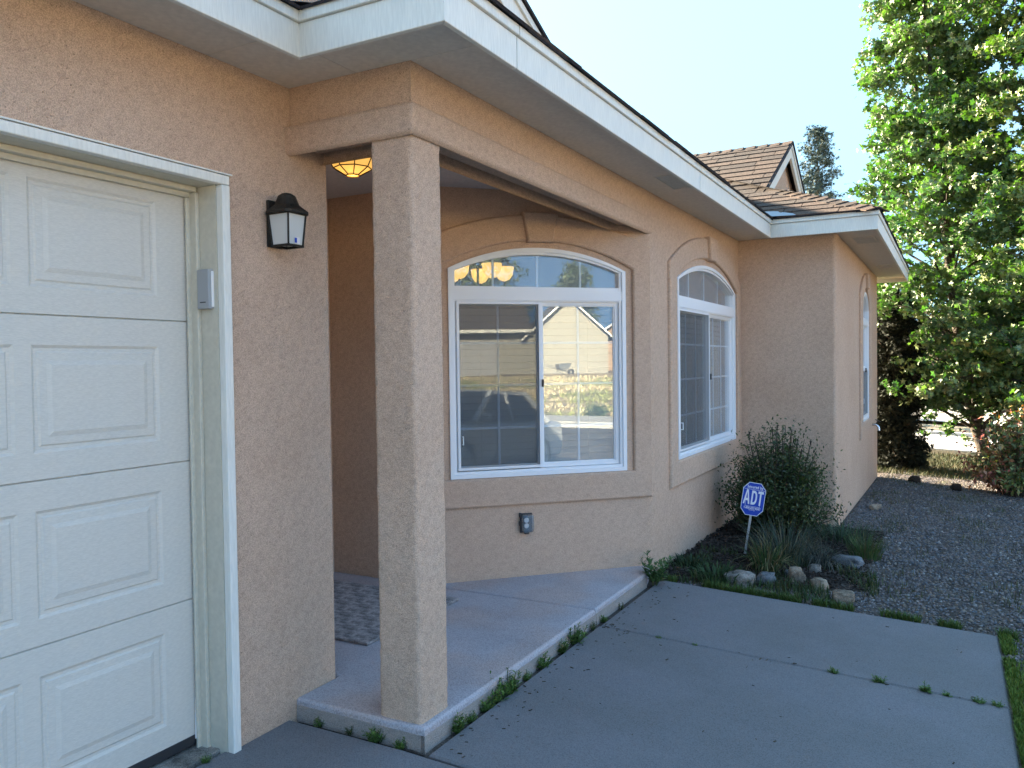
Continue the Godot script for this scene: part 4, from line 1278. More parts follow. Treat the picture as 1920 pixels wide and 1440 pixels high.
func rocks() -> void:
	var R := [[1.167, -2.70, 0.150, 0.085, 0.10, "rock_grey", "largest pale stone edging the bed, nearest the porch"], [1.318, -2.82, 0.105, 0.07, 0.08, "rock_blue", "blue grey stone second along the bed edge"], [1.43, -3.06, 0.055, 0.05, 0.05, "rock_blue", "small blue stone tucked behind the round tan one"], [1.486, -2.97, 0.078, 0.10, 0.07, "rock_tan", "round tan stone standing on the bed edge"], [1.647, -2.90, 0.095, 0.062, 0.07, "rock_tan", "split tan stone with a crack, near the driveway"], [1.82, -2.70, 0.10, 0.06, 0.075, "rock_tan", "tan wedge stone closest to the driveway corner"], [1.566, -3.30, 0.07, 0.055, 0.06, "rock_grey", "small grey stone under the drooping grass"], [1.746, -3.62, 0.16, 0.075, 0.10, "rock_blue", "flat pale slab of stone beside the grass tuft"], [1.714, -6.578, 0.12, 0.05, 0.06, "rock_tan", "lone oblong stone in the gravel by the wing wall"], [1.982, -9.416, 0.12, 0.09, 0.11, "mulch_soil", "black lump at the lawn edge nearer the house"], [2.474, -8.948, 0.10, 0.085, 0.09, "mulch_soil", "black lump in the gravel nearer the red shrub"]]
	var i := 0
	for r in R:
		var g := Geo.new()
		g.blob(Vector3.ZERO, Vector3(r[2], r[3], r[4]) * (0.78 if i < 8 else 0.7), 40 + i, 0.22, 12, Basis(Vector3.UP, i * 1.3), 0.16)
		var o := put("rock", g, M[r[5]]); o.position = Vector3(r[0], H(r[0], r[1]) + r[3] * 0.28, r[1])
		tag(o, r[6], "stone", "stones around the planting bed" if i < 8 else "")
		i += 1

# ---------------------------------------------------------------- shrubs and trees
func leaf_mesh(kind: int) -> ArrayMesh:
	var g := Geo.new(); g.use_col = true
	if kind == 0:   # lobed leaf, slightly folded
		var pts := []
		for k in 10:
			var a := -PI / 2 + TAU * k / 10.0
			var r := 0.5 if k % 2 == 1 else 0.27
			pts.append(Vector3(cos(a) * r, 0.05 * absf(cos(a)) * 2 - 0.1 * r, sin(a) * r))
		for k in 10: g.tri(Vector3.ZERO, pts[(k + 1) % 10], pts[k])
	elif kind == 1: # oval leaf
		g.quad(Vector3(0, 0, -0.5), Vector3(-0.22, 0.06, 0.0), Vector3(0, 0, 0.0), Vector3(0.22, 0.06, 0.0))
		g.quad(Vector3(0, 0, 0.0), Vector3(-0.22, 0.06, 0.0), Vector3(0, -0.05, 0.5), Vector3(0.22, 0.06, 0.0))
	else:           # needle spray
		for k in 7:
			var a := (k - 3) * 0.33
			var d := Vector3(sin(a), 0.1 * (k % 2), cos(a)) * 0.5
			var s := Vector3(d.z, 0, -d.x).normalized() * 0.045
			g.tri(Vector3.ZERO - s, Vector3.ZERO + s, d)
	return g.mesh()
func rbasis(s: float, flat := 0.5) -> Basis:
	var b := Basis.from_euler(Vector3(rng.randfn(0, flat), rng.randf() * TAU, rng.randfn(0, flat)))
	return b.scaled(Vector3(s, s, s))
func shade_col(c: Color, lo := 0.65, hi := 1.3) -> Color:
	var v := rng.randf_range(lo, hi); var w := rng.randf_range(-0.12, 0.12)
	return Color(c.r * v * (1 + w), c.g * v, c.b * v * (1 - w))
# env: list of [height fraction, radius]
func tree(called: String, label: String, category: String, at: Vector3, height: float, trunk_r: float, env: Array, base: float, limbs: int, twigs: int, per: int, leaf_s: float, cols: Array, seed_: int, leaf: int, mname: String, sigma: float, lean := Vector2.ZERO, up := 0.55, group := "") -> Node3D:
	rng.seed = seed_
	var t := thing(called, label, category, at, 0, group)
	var wood := Geo.new()
	var axis := func(h: float) -> Vector3:
		var s := h / height
		return Vector3(lean.x * (1.0 - exp(-4.0 * s)) + 0.05 * sin(s * 7 + seed_), h, lean.y * s + 0.05 * cos(s * 6 + seed_))
	var ps := []; var rs := []
	for k in 9:
		var s := k / 8.0 * 0.5
		ps.append(axis.call(height * s)); rs.append(maxf(0.012, trunk_r * pow(1 - s, 1.1)))
	wood.tube(ps, rs, 9)
	# the trunk divides into leaders
	for m in 3:
		var b := m * 2.1 + seed_
		var lp := []; var lr := []
		for k in 8:
			var s := lerpf(0.22 + m * 0.09, 0.96 - m * 0.07, k / 7.0)
			var sw := height * 0.045 * sin(PI * 0.5 * k / 7.0) * (1.0 if m > 0 else 0.3)
			lp.append(axis.call(height * s) + Vector3(cos(b) * sw + 0.03 * sin(k * 2.1), 0, sin(b) * sw + 0.03 * cos(k * 1.7))); lr.append(maxf(0.005, trunk_r * 0.55 * pow(1.0 - k / 7.5, 1.1)))
		wood.tube(lp, lr, 7)
	var radius := func(s: float) -> float:
		for k in env.size() - 1:
			if s <= env[k + 1][0]:
				return lerpf(env[k][1], env[k + 1][1], (s - env[k][0]) / maxf(0.001, env[k + 1][0] - env[k][0]))
		return env[-1][1]
	var X := []; var C := []
	for i in limbs:
		var s := lerpf(base, 0.985, pow((i + rng.randf()) / limbs, 1.25))
		var R: float = radius.call(s) * rng.randf_range(0.72, 1.12)
		var a := i * 2.39996 + rng.randf_range(-0.3, 0.3)
		var o: Vector3 = axis.call(height * s * 0.97 - R * up * 0.6)
		if o.y < height * base * 0.5: o.y = height * base * 0.5
		var end: Vector3 = axis.call(height * s) + Vector3(cos(a) * R, R * up * 0.35 * rng.randf_range(-0.4, 1.0), sin(a) * R)
		var mid := o.lerp(end, 0.5) + Vector3(0, R * 0.10, 0)
		wood.tube([o, mid, end], [trunk_r * 0.30 * (1 - s * 0.6), trunk_r * 0.16 * (1 - s * 0.6), 0.004], 5, false)
		for w in twigs:
			var f := 0.06 + 0.94 * sqrt(rng.randf())
			var p := o.lerp(mid, f * 2) if f < 0.5 else mid.lerp(end, f * 2 - 1)
			var away := Vector3(end.x - o.x, 0, end.z - o.z).normalized()
			var bl := R * rng.randf_range(0.18, 0.42) + sigma
			var tip := p + (away * rng.randf_range(0.2, 1.0) + Vector3(rng.randfn(0, 0.7), rng.randf_range(-0.5, 0.9), rng.randfn(0, 0.7))).normalized() * bl
			if w % 2 == 0: wood.tube([p, tip], [0.008, 0.003], 3, false)
			var cc: Color = cols[rng.randi() % cols.size()]
			var sub := 3
			for m in sub:
				var cp := p.lerp(tip, 0.35 + 0.65 * (m + 1.0) / sub) + Vector3(rng.randfn(0, 1), rng.randfn(0, 0.6), rng.randfn(0, 1)) * sigma * 0.8
				for k in per:
					var q := cp + Vector3(rng.randfn(0, sigma), rng.randfn(0, sigma * 0.6), rng.randfn(0, sigma)) * 0.62
					X.append(Transform3D(rbasis(leaf_s * rng.randf_range(0.6, 1.3), 0.75), q))
					C.append(shade_col(cc))
	put("trunk", wood, M.trunk, t)
	multi("crown", leaf_mesh(leaf), M[mname], X, C, t)
	return t
# many-stemmed shrub
func shrub(called: String, label: String, at: Vector3, rad: Vector3, stems: int, per: int, leaf_s: float, cols: Array, seed_: int, leaf: int, mname: String, sigma := 0.05, spikes := []) -> Node3D:
	rng.seed = seed_
	var t := thing(called, label, "shrub", at)
	var wood := Geo.new()
	var X := []; var C := []
	for i in stems:
		var a := rng.randf() * TAU; var r := sqrt(rng.randf())
		var o := Vector3(cos(a) * rad.x * 0.25 * r, 0, sin(a) * rad.z * 0.25 * r)
		var hgt := rad.y * (1.0 - 0.62 * r * r) * rng.randf_range(0.55, 1.2)
		var e := Vector3(cos(a) * rad.x * r * rng.randf_range(0.8, 1.1), hgt, sin(a) * rad.z * r * rng.randf_range(0.8, 1.1))
		var m := o.lerp(e, 0.5) + Vector3(0, hgt * 0.12, 0)
		wood.tube([o, m, e], [0.007, 0.005, 0.002], 4, false)
		var cc: Color = cols[rng.randi() % cols.size()]
		for k in per:
			var f := rng.randf_range(0.22, 1.05)
			var p := o.lerp(m, f * 2) if f < 0.5 else m.lerp(e, f * 2 - 1)
			p += Vector3(rng.randfn(0, sigma), rng.randfn(0, sigma * 0.6), rng.randfn(0, sigma)) * (0.6 + f)
			if p.y < 0.01: continue
			X.append(Transform3D(rbasis(leaf_s * rng.randf_range(0.6, 1.25), 0.7), p)); C.append(shade_col(cc, 0.55, 1.35))
	for s in spikes: wood.tube([Vector3(s.x * 0.5, 0.2, s.z * 0.5), s, s + Vector3(0.005, 0.035, 0)], [0.006, 0.004, 0.009], 5)
	put("stems", wood, M.trunk, t)
	multi("foliage", leaf_mesh(leaf), M[mname], X, C, t)
	return t
func plants() -> void:
	var nl := [Color(0.055, 0.08, 0.025), Color(0.075, 0.10, 0.032), Color(0.04, 0.06, 0.022), Color(0.11, 0.125, 0.045)]
	shrub("nandina_bush", "dark green bush in the corner behind the blue sign", Vector3(1.14, -0.02, -4.25), Vector3(0.46, 0.84, 0.42), 250, 105, 0.031, nl, 21, 1, "leaf", 0.045, [Vector3(-0.22, 0.86, 0.1), Vector3(0.27, 0.80, 0.1), Vector3(0.0, 0.92, 0.05)])
	shrub("photinia_shrub", "red tipped leafy shrub at the right edge by the lawn", Vector3(3.13, -0.25, -9.0), Vector3(0.62, 1.05, 0.6), 90, 60, 0.075, [Color(0.17, 0.20, 0.07), Color(0.22, 0.24, 0.09), Color(0.40, 0.16, 0.08), Color(0.34, 0.24, 0.10), Color(0.45, 0.11, 0.08)], 22, 1, "leaf", 0.06)
	var lg := [Color(0.15, 0.21, 0.075), Color(0.185, 0.245, 0.10), Color(0.115, 0.175, 0.06), Color(0.25, 0.295, 0.16), Color(0.085, 0.135, 0.05)]
	tree("maple_tree", "tall light green leafy tree beyond the wing, left of a darker tree", "tree", Vector3(2.98, -0.30, -12.2), 10.2, 0.11, [[0.0, 0.9], [0.06, 1.35], [0.14, 1.65], [0.38, 1.80], [0.47, 1.05], [0.72, 0.74], [0.9, 0.5], [1.0, 0.2]], 0.10, 120, 11, 17, 0.094, lg, 31, 0, "leaf", 0.098, Vector2(-0.88, 0))
	var dg := [Color(0.10, 0.15, 0.04), Color(0.13, 0.18, 0.05), Color(0.08, 0.12, 0.035), Color(0.18, 0.22, 0.07)]
	tree("maple_tree", "darker green tree at the right edge of the picture", "tree", Vector3(3.85, -0.28, -11.3), 9.8, 0.13, [[0.0, 0.5], [0.08, 1.0], [0.3, 1.35], [0.6, 1.15], [0.8, 0.95], [1.0, 0.3]], 0.10, 86, 11, 16, 0.098, dg, 32, 0, "leaf", 0.105, Vector2(-0.08, 0))
	tree("spruce_tree", "slender blue green spruce behind the roof gable", "tree", Vector3(-1.16, -0.3, -23.2), 8.9, 0.12, [[0.0, 1.6], [0.45, 1.2], [0.62, 0.75], [0.8, 0.42], [0.92, 0.28], [1.0, 0.05]], 0.1, 120, 7, 6, 0.17, [Color(0.055, 0.085, 0.07), Color(0.075, 0.105, 0.09), Color(0.045, 0.07, 0.055)], 33, 2, "needle", 0.10, Vector2.ZERO, -0.3)
	tree("juniper_tree", "evergreen coloured near black to stand in for shade, close to the far house corner", "tree", Vector3(1.64, -0.24, -11.15), 2.75, 0.07, [[0.0, 0.30], [0.2, 0.36], [0.6, 0.32], [0.85, 0.2], [1.0, 0.05]], 0.02, 150, 9, 10, 0.10, [Color(0.007, 0.011, 0.006), Color(0.009, 0.014, 0.007), Color(0.012, 0.016, 0.007)], 34, 2, "needle", 0.06, Vector2.ZERO, 0.5)  # shade on this tree is put into its needle colours
	# far greenery beyond the side street and across the front street
	var far := [Color(0.06, 0.09, 0.035), Color(0.08, 0.11, 0.04), Color(0.05, 0.075, 0.03)]
	for q in [[Vector3(-2.0, -0.3, -38), 6.5, 2.2, "bushy tree far behind the side street, left of the far house"], [Vector3(8.5, -0.5, -40), 7.5, 2.6, "bushy tree far behind the side street, right of the far house"], [Vector3(4.6, -0.4, -27), 4.0, 1.5, "rounded tree on the far side of the side street"]]:
		tree("street_tree", q[3], "tree", q[0], q[1], 0.14, [[0.0, 0.5], [0.25, q[2]], [0.7, q[2] * 0.85], [1.0, 0.3]], 0.18, 36, 7, 9, 0.26, far, 40 + int(q[1]), 1, "leaf", 0.32)
	for q in [[Vector3(58, 0.8, 33), 13.0, 3.6, "tall tree behind the garage across the street"], [Vector3(66, 0.8, 27), 10.0, 1.5, "slim tree on the skyline behind the cream gable"]]:
		tree("street_tree", q[3], "tree", q[0], q[1], 0.25, [[0.0, 0.5], [0.3, q[2]], [0.75, q[2] * 0.8], [1.0, 0.4]], 0.2, 36, 7, 10, 0.40, far, 50 + int(q[1]), 1, "leaf", 0.42)
	shrub("roadside_bush", "green bush on the bank across the street", Vector3(22.4, -0.5, 6.9), Vector3(0.28, 0.5, 0.28), 40, 40, 0.09, [Color(0.06, 0.11, 0.03), Color(0.08, 0.13, 0.04)], 61, 1, "leaf", 0.12)

# ---------------------------------------------------------------- fittings
func fittings() -> void:
	# wall lantern between the garage door and the porch
	var t := thing("wall_lantern", "bronze wall lantern with frosted panes on the garage wall", "lantern", Vector3(0, 1.945, 0.342))
	t.scale = Vector3(0.86, 1.0, 0.80)
	var hw := 0.062; var cx := 0.088
	var fr := Geo.new()
	var y0 := 0.012; var y1 := 0.140
	var bw := 0.050
	for a in [-1.0, 1.0]:
		for b in [-1.0, 1.0]: fr.bar(Vector3(cx + a * bw, y0, b * bw), Vector3(cx + a * hw, y1, b * hw), 0.009, 0.009)
	for yy in [[y0, bw], [y1, hw]]:
		var w: float = yy[1]
		for s in [-1.0, 1.0]:
			fr.box(Vector3(cx, yy[0], s * w), Vector3(w * 2 + 0.010, 0.009, 0.0095)); fr.box(Vector3(cx + s * w, yy[0], 0), Vector3(0.0094, 0.0088, w * 2 - 0.010))
	put("frame", fr, M.bronze, t)
	for k in 4:
		var pg := Geo.new()
		var bs := Basis(Vector3.UP, k * PI / 2)
		pg.quad(Vector3(cx, 0, 0) + bs * Vector3(-bw, y0, bw - 0.002), Vector3(cx, 0, 0) + bs * Vector3(bw, y0, bw - 0.002), Vector3(cx, 0, 0) + bs * Vector3(hw, y1, hw - 0.002), Vector3(cx, 0, 0) + bs * Vector3(-hw, y1, hw - 0.002))
		put("pane", pg, M.frosted, t)
	var cap := Geo.new()
	var prof := [[0.083, 0.139, 0.004], [0.083, 0.150, 0.006], [0.070, 0.160, 0.008], [0.052, 0.175, 0.016], [0.044, 0.195, 0.022], [0.038, 0.212, 0.026], [0.020, 0.223, 0.018], [0.002, 0.226, 0.002]]
	var rr := func(w: float, r: float, y: float) -> Array:
		var o := []
		for k in 24:
			var a := TAU * (k + 0.5) / 24
			var c := Vector2(cos(a), sin(a)); var m := maxf(absf(c.x), absf(c.y))
			var sq := c / m * w
			var ro := c * w * 1.08
			var f := clampf(r / 0.026, 0, 1)
			var q := sq.lerp(ro, 0.15 + 0.7 * f)
			o.append(Vector3(cx + q.x, y, q.y))
		return o
	for k in prof.size() - 1:
		var A: Array = rr.call(prof[k][0], prof[k][2], prof[k][1]); var B: Array = rr.call(prof[k + 1][0], prof[k + 1][2], prof[k + 1][1])
		for i in 24:
			var j := (i + 1) % 24
			cap.quad(A[i], B[i], B[j], A[j])
	var A0: Array = rr.call(0.083, 0.004, 0.139)
	for i in 24: cap.tri(Vector3(cx, 0.139, 0), A0[i], A0[(i + 1) % 24])
	put("cap", cap, M.bronze, t)
	var bp := Geo.new(); bp.rbox(Vector3(0.009, 0.105, 0), Vector3(0.018, 0.19, 0.10), 0.006, 1); bp.bar(Vector3(0.015, 0.175, 0), Vector3(0.06, 0.185, 0), 0.02, 0.02); put("back_plate", bp, M.bronze, t)
	var so := Geo.new(); so.lathe([Vector2(0.012, 0.02), Vector2(0.014, 0.06), Vector2(0.010, 0.065), Vector2(0.022, 0.09), Vector2(0.020, 0.115), Vector2(0.0, 0.125)], Vector3(cx, 0, 0), 12); put("lamp_bulb", so, M.frosted, t)
	var sk := Geo.new(); sk.box(Vector3(cx + bw + 0.0065, 0.032, -0.005), Vector3(0.0012, 0.026, 0.034)); var skn := put("sticker", sk, M.white_plastic, t)
	var s2 := Geo.new(); s2.box(Vector3(cx + bw + 0.0074, 0.032, 0.006), Vector3(0.0012, 0.020, 0.014)); put("printed_square", s2, M.sign_blue, skn)
	# porch ceiling lamp, lit
	var c := thing("porch_ceiling_lamp", "lit octagonal amber glass lamp on the porch ceiling", "ceiling lamp", Vector3(-0.36, 2.60, -0.60))
	var gl := Geo.new(); gl.lathe([Vector2(0.034, -0.118), Vector2(0.098, -0.082), Vector2(0.128, -0.030), Vector2(0.120, -0.012)], Vector3.ZERO, 8, Basis(), true)
	gl.lathe([Vector2(0.0, -0.119), Vector2(0.034, -0.118)], Vector3.ZERO, 8, Basis(), true)
	put("amber_shade", gl, M.amber_glass, c)
	var cg := Geo.new()
	for k in 8:
		var a := TAU * k / 8; var b := TAU * (k + 1) / 8
		var da := Vector3(cos(a), 0, sin(a)); var db := Vector3(cos(b), 0, sin(b))
		cg.tube([da * 0.129 + Vector3(0, -0.02, 0), da * 0.132 + Vector3(0, -0.030, 0), da * 0.101 + Vector3(0, -0.084, 0), da * 0.036 + Vector3(0, -0.121, 0)], [0.003, 0.003, 0.003, 0.003], 6)
		cg.tube([da * 0.101 + Vector3(0, -0.084, 0), db * 0.101 + Vector3(0, -0.084, 0)], [0.003, 0.003], 6); cg.tube([da * 0.036 + Vector3(0, -0.121, 0), db * 0.036 + Vector3(0, -0.121, 0)], [0.0035, 0.0035], 6)
	put("cage", cg, M.bronze, c)
	var pl := Geo.new(); pl.lathe([Vector2(0.124, -0.020), Vector2(0.138, -0.018), Vector2(0.140, -0.002), Vector2(0.0, -0.001)], Vector3.ZERO, 16); put("ceiling_plate", pl, M.bronze, c)
	var bb := Geo.new(); bb.blob(Vector3(0, -0.052, 0), Vector3(0.026, 0.032, 0.026), 1, 0.0, 8); put("lamp_bulb", bb, M.bulb, c)
	var li := OmniLight3D.new(); li.name = "lamp_light"; li.light_color = Color(1, 0.72, 0.36); li.light_energy = 0.003; li.omni_range = 9; li.omni_attenuation = 2.0; li.light_size = 0.04; li.shadow_enabled = true; li.position = Vector3(0, -0.145, 0)
	c.add_child(li)
	# chandelier seen through the arched top light
	var ch := thing("chandelier", "chandelier of glowing amber bowls behind the arched window", "chandelier", Vector3(-0.95, 0.075, -2.86))
	var arms := Geo.new(); arms.tube([Vector3(0, 2.505, 0), Vector3(0, 1.98, 0)], [0.008, 0.012], 8)
	for k in 5:
		var a := TAU * k / 5 + 0.5
		var d := Vector3(cos(a), 0, sin(a)) * 0.22
		arms.tube([Vector3(0, 2.0, 0), d * 0.5 + Vector3(0, 1.96, 0), d + Vector3(0, 2.0, 0), d + Vector3(0, 2.075, 0)], [0.007, 0.007, 0.007, 0.010], 7)
		var bg := Geo.new(); bg.lathe([Vector2(0.012, 2.075), Vector2(0.045, 2.090), Vector2(0.070, 2.125), Vector2(0.082, 2.19), Vector2(0.079, 2.19), Vector2(0.066, 2.128), Vector2(0.04, 2.098), Vector2(0.0, 2.085)], d, 18); put("glass_bowl", bg, M.chandelier_glass, ch)
		var pb := Geo.new(); pb.blob(d + Vector3(0, 2.15, 0), Vector3(0.024, 0.03, 0.024), 1, 0.0, 8); put("lamp_bulb", pb, M.bulb, ch)
	put("arms", arms, M.bronze, ch)
	var l2 := OmniLight3D.new(); l2.name = "chandelier_light"; l2.light_color = Color(1, 0.8, 0.5); l2.light_energy = 0.014; l2.omni_range = 9; l2.omni_attenuation = 2.0; l2.light_size = 0.2; l2.shadow_enabled = true; l2.position = Vector3(0, 2.3, 0); ch.add_child(l2)
	# receptacle with a weather cover under the window
	var f := wall_frame(Vector2(0.618, -2.554), Vector2(0.70711, -0.70711))
	var ob := thing("outdoor_outlet", "outdoor power outlet in a smoky weatherproof cover under the window", "outlet", f * Vector3(-0.925, 0.43, 0), PI / 4)
	var pg2 := Geo.new(); pg2.rbox(Vector3(0, 0, 0.008), Vector3(0.085, 0.128, 0.016), 0.005, 1); put("gasket_plate", pg2, M.dark_plastic, ob)
	for s in [-1.0, 1.0]:
		var rg := Geo.new(); rg.lathe([Vector2(0.0, 0.006), Vector2(0.015, 0.006), Vector2(0.017, 0.0)], Vector3(0, 0.018 * s, 0.018), 16, Basis(Vector3.RIGHT, PI / 2)); put("socket", rg, M.white_plastic, ob)
	var cgm := Geo.new(); cgm.rbox(Vector3(0.003, 0.002, 0.042), Vector3(0.078, 0.118, 0.05), 0.018, 1); put("cover", cgm, M.smoked_cover, ob)
	var hg := Geo.new(); hg.rbox(Vector3(-0.045, 0.0, 0.02), Vector3(0.012, 0.03, 0.02), 0.003); hg.rbox(Vector3(0, -0.066, 0.02), Vector3(0.03, 0.012, 0.02), 0.003); hg.rbox(Vector3(-0.043, 0.055, 0.018), Vector3(0.012, 0.03, 0.018), 0.003); put("hinge", hg, M.dark_plastic, ob)
	# sensor box on the garage jamb
	var kp := thing("keypad_box", "small grey keypad box on the garage door jamb", "keypad", Vector3(-0.062, 1.77, 0.603))
	var kb := Geo.new(); kb.rbox(Vector3(0, 0, 0.034), Vector3(0.062, 0.150, 0.026), 0.004, 1); put("cover", kb, M.grey_plastic, kp)
	var k2 := Geo.new(); k2.rbox(Vector3(0.006, 0.0, 0.027), Vector3(0.056, 0.136, 0.012), 0.003); put("base", k2, M.white_plastic, kp)
	var k3 := Geo.new(); k3.rbox(Vector3(0, -0.05, 0.0475), Vector3(0.03, 0.004, 0.002), 0.0005); put("groove", k3, M.dark_plastic, kp)
	# doormat
	var dm := Geo.new(); dm.rbox(Vector3.ZERO, Vector3(1.02, 0.016, 0.86), 0.006); var dmo := put("doormat", dm, M.doormat); dmo.position = Vector3(-0.64, 0.086, -0.80); tag(dmo, "worn grey doormat on the porch slab behind the column", "doormat")
	# hose bib on the wing wall
	var hb := thing("hose_bib", "metal garden tap on the wing wall near the far corner", "tap", Vector3(1.498, 0.62, -8.75))
	var h1 := Geo.new(); h1.tube([Vector3(0, 0, 0), Vector3(0.06, 0, 0), Vector3(0.085, -0.03, 0), Vector3(0.09, -0.075, 0)], [0.018, 0.018, 0.018, 0.02], 10); put("spout", h1, M.chrome, hb)
	var h2 := Geo.new(); h2.tube([Vector3(0.055, 0.0, 0), Vector3(0.075, 0.05, 0)], [0.007, 0.007], 8); h2.lathe([Vector2(0.0, 0.004), Vector2(0.034, 0.004), Vector2(0.036, -0.004), Vector2(0.0, -0.005)], Vector3(0.078, 0.055, 0), 14, Basis(Vector3.BACK, -0.4)); put("wheel_handle", h2, M.dark_plastic, hb)
	# yard sign
	var sg := thing("yard_sign", "blue octagonal alarm sign on a leaning grey stake by the bush", "yard sign", Vector3(1.03, -0.03, -3.46), deg_to_rad(14))
	sg.rotation.z = deg_to_rad(-8.5); sg.scale = Vector3(0.93, 0.96, 0.93)
	var stk := Geo.new(); stk.rbox(Vector3(0, 0.17, 0), Vector3(0.019, 0.38, 0.006), 0.002); put("stake", stk, M.stake, sg)
	var oct := func(w: float, h: float, c1: float) -> PackedVector2Array: return PackedVector2Array([Vector2(-w + c1, -h), Vector2(w - c1, -h), Vector2(w, -h + c1 * 1.15), Vector2(w, h - c1 * 1.15), Vector2(w - c1, h), Vector2(-w + c1, h), Vector2(-w, h - c1 * 1.15), Vector2(-w, -h + c1 * 1.15)])
	var cy := 0.475
	var F := Transform3D(Basis(), Vector3(0, cy, 0))
	var b1 := Geo.new(); b1.extr(oct.call(0.088, 0.130, 0.042), F, 0.001, 0.0065, 0.0, true); put("board", b1, M.sign_blue, sg)
	var b2 := Geo.new(); b2.ring(oct.call(0.0895, 0.1315, 0.0425), oct.call(0.0855, 0.1275, 0.041), F, 0.0005, 0.0073)
	var sq := func(e: float) -> PackedVector2Array: return PackedVector2Array([Vector2(-0.058 + e, -0.060 + e), Vector2(0.058 - e, -0.060 + e), Vector2(0.058 - e, 0.078 - e), Vector2(-0.058 + e, 0.078 - e)])
	b2.ring(sq.call(0.0), sq.call(0.0022), F, 0.006, 0.0073)
	b2.box(Vector3(0, cy + 0.0768, 0.0067), Vector3(0.171, 0.0024, 0.0011)); put("border", b2, M.sign_white, sg)
	for w in [["ADT", 0.098, Vector3(0, cy + 0.010, 0.0063), 0.60, true], ["Secured by", 0.021, Vector3(0.004, cy + 0.096, 0.0063), 0.82, true], ["1-800-437-6567", 0.0175, Vector3(0, cy - 0.073, 0.0063), 0.78, true], ["Security", 0.010, Vector3(0, cy - 0.087, 0.0063), 1.0, false]]:
		var tm := TextMesh.new()
		var fnt := SystemFont.new(); fnt.font_names = PackedStringArray(["Droid Sans"]); fnt.font_weight = 700 if w[4] else 400
		tm.font = fnt; tm.text = w[0]; tm.font_size = 64; tm.pixel_size = w[1] / 46.0; tm.depth = 0.002
		var to := putm("lettering", tm, M.sign_white, sg, Transform3D(Basis().scaled(Vector3(w[3], 1.15 if w[0] == "ADT" else 1.0, 1)), w[2] + Vector3(0, 0, 0.0008)))
		to.set_meta("label", "white printed letters")

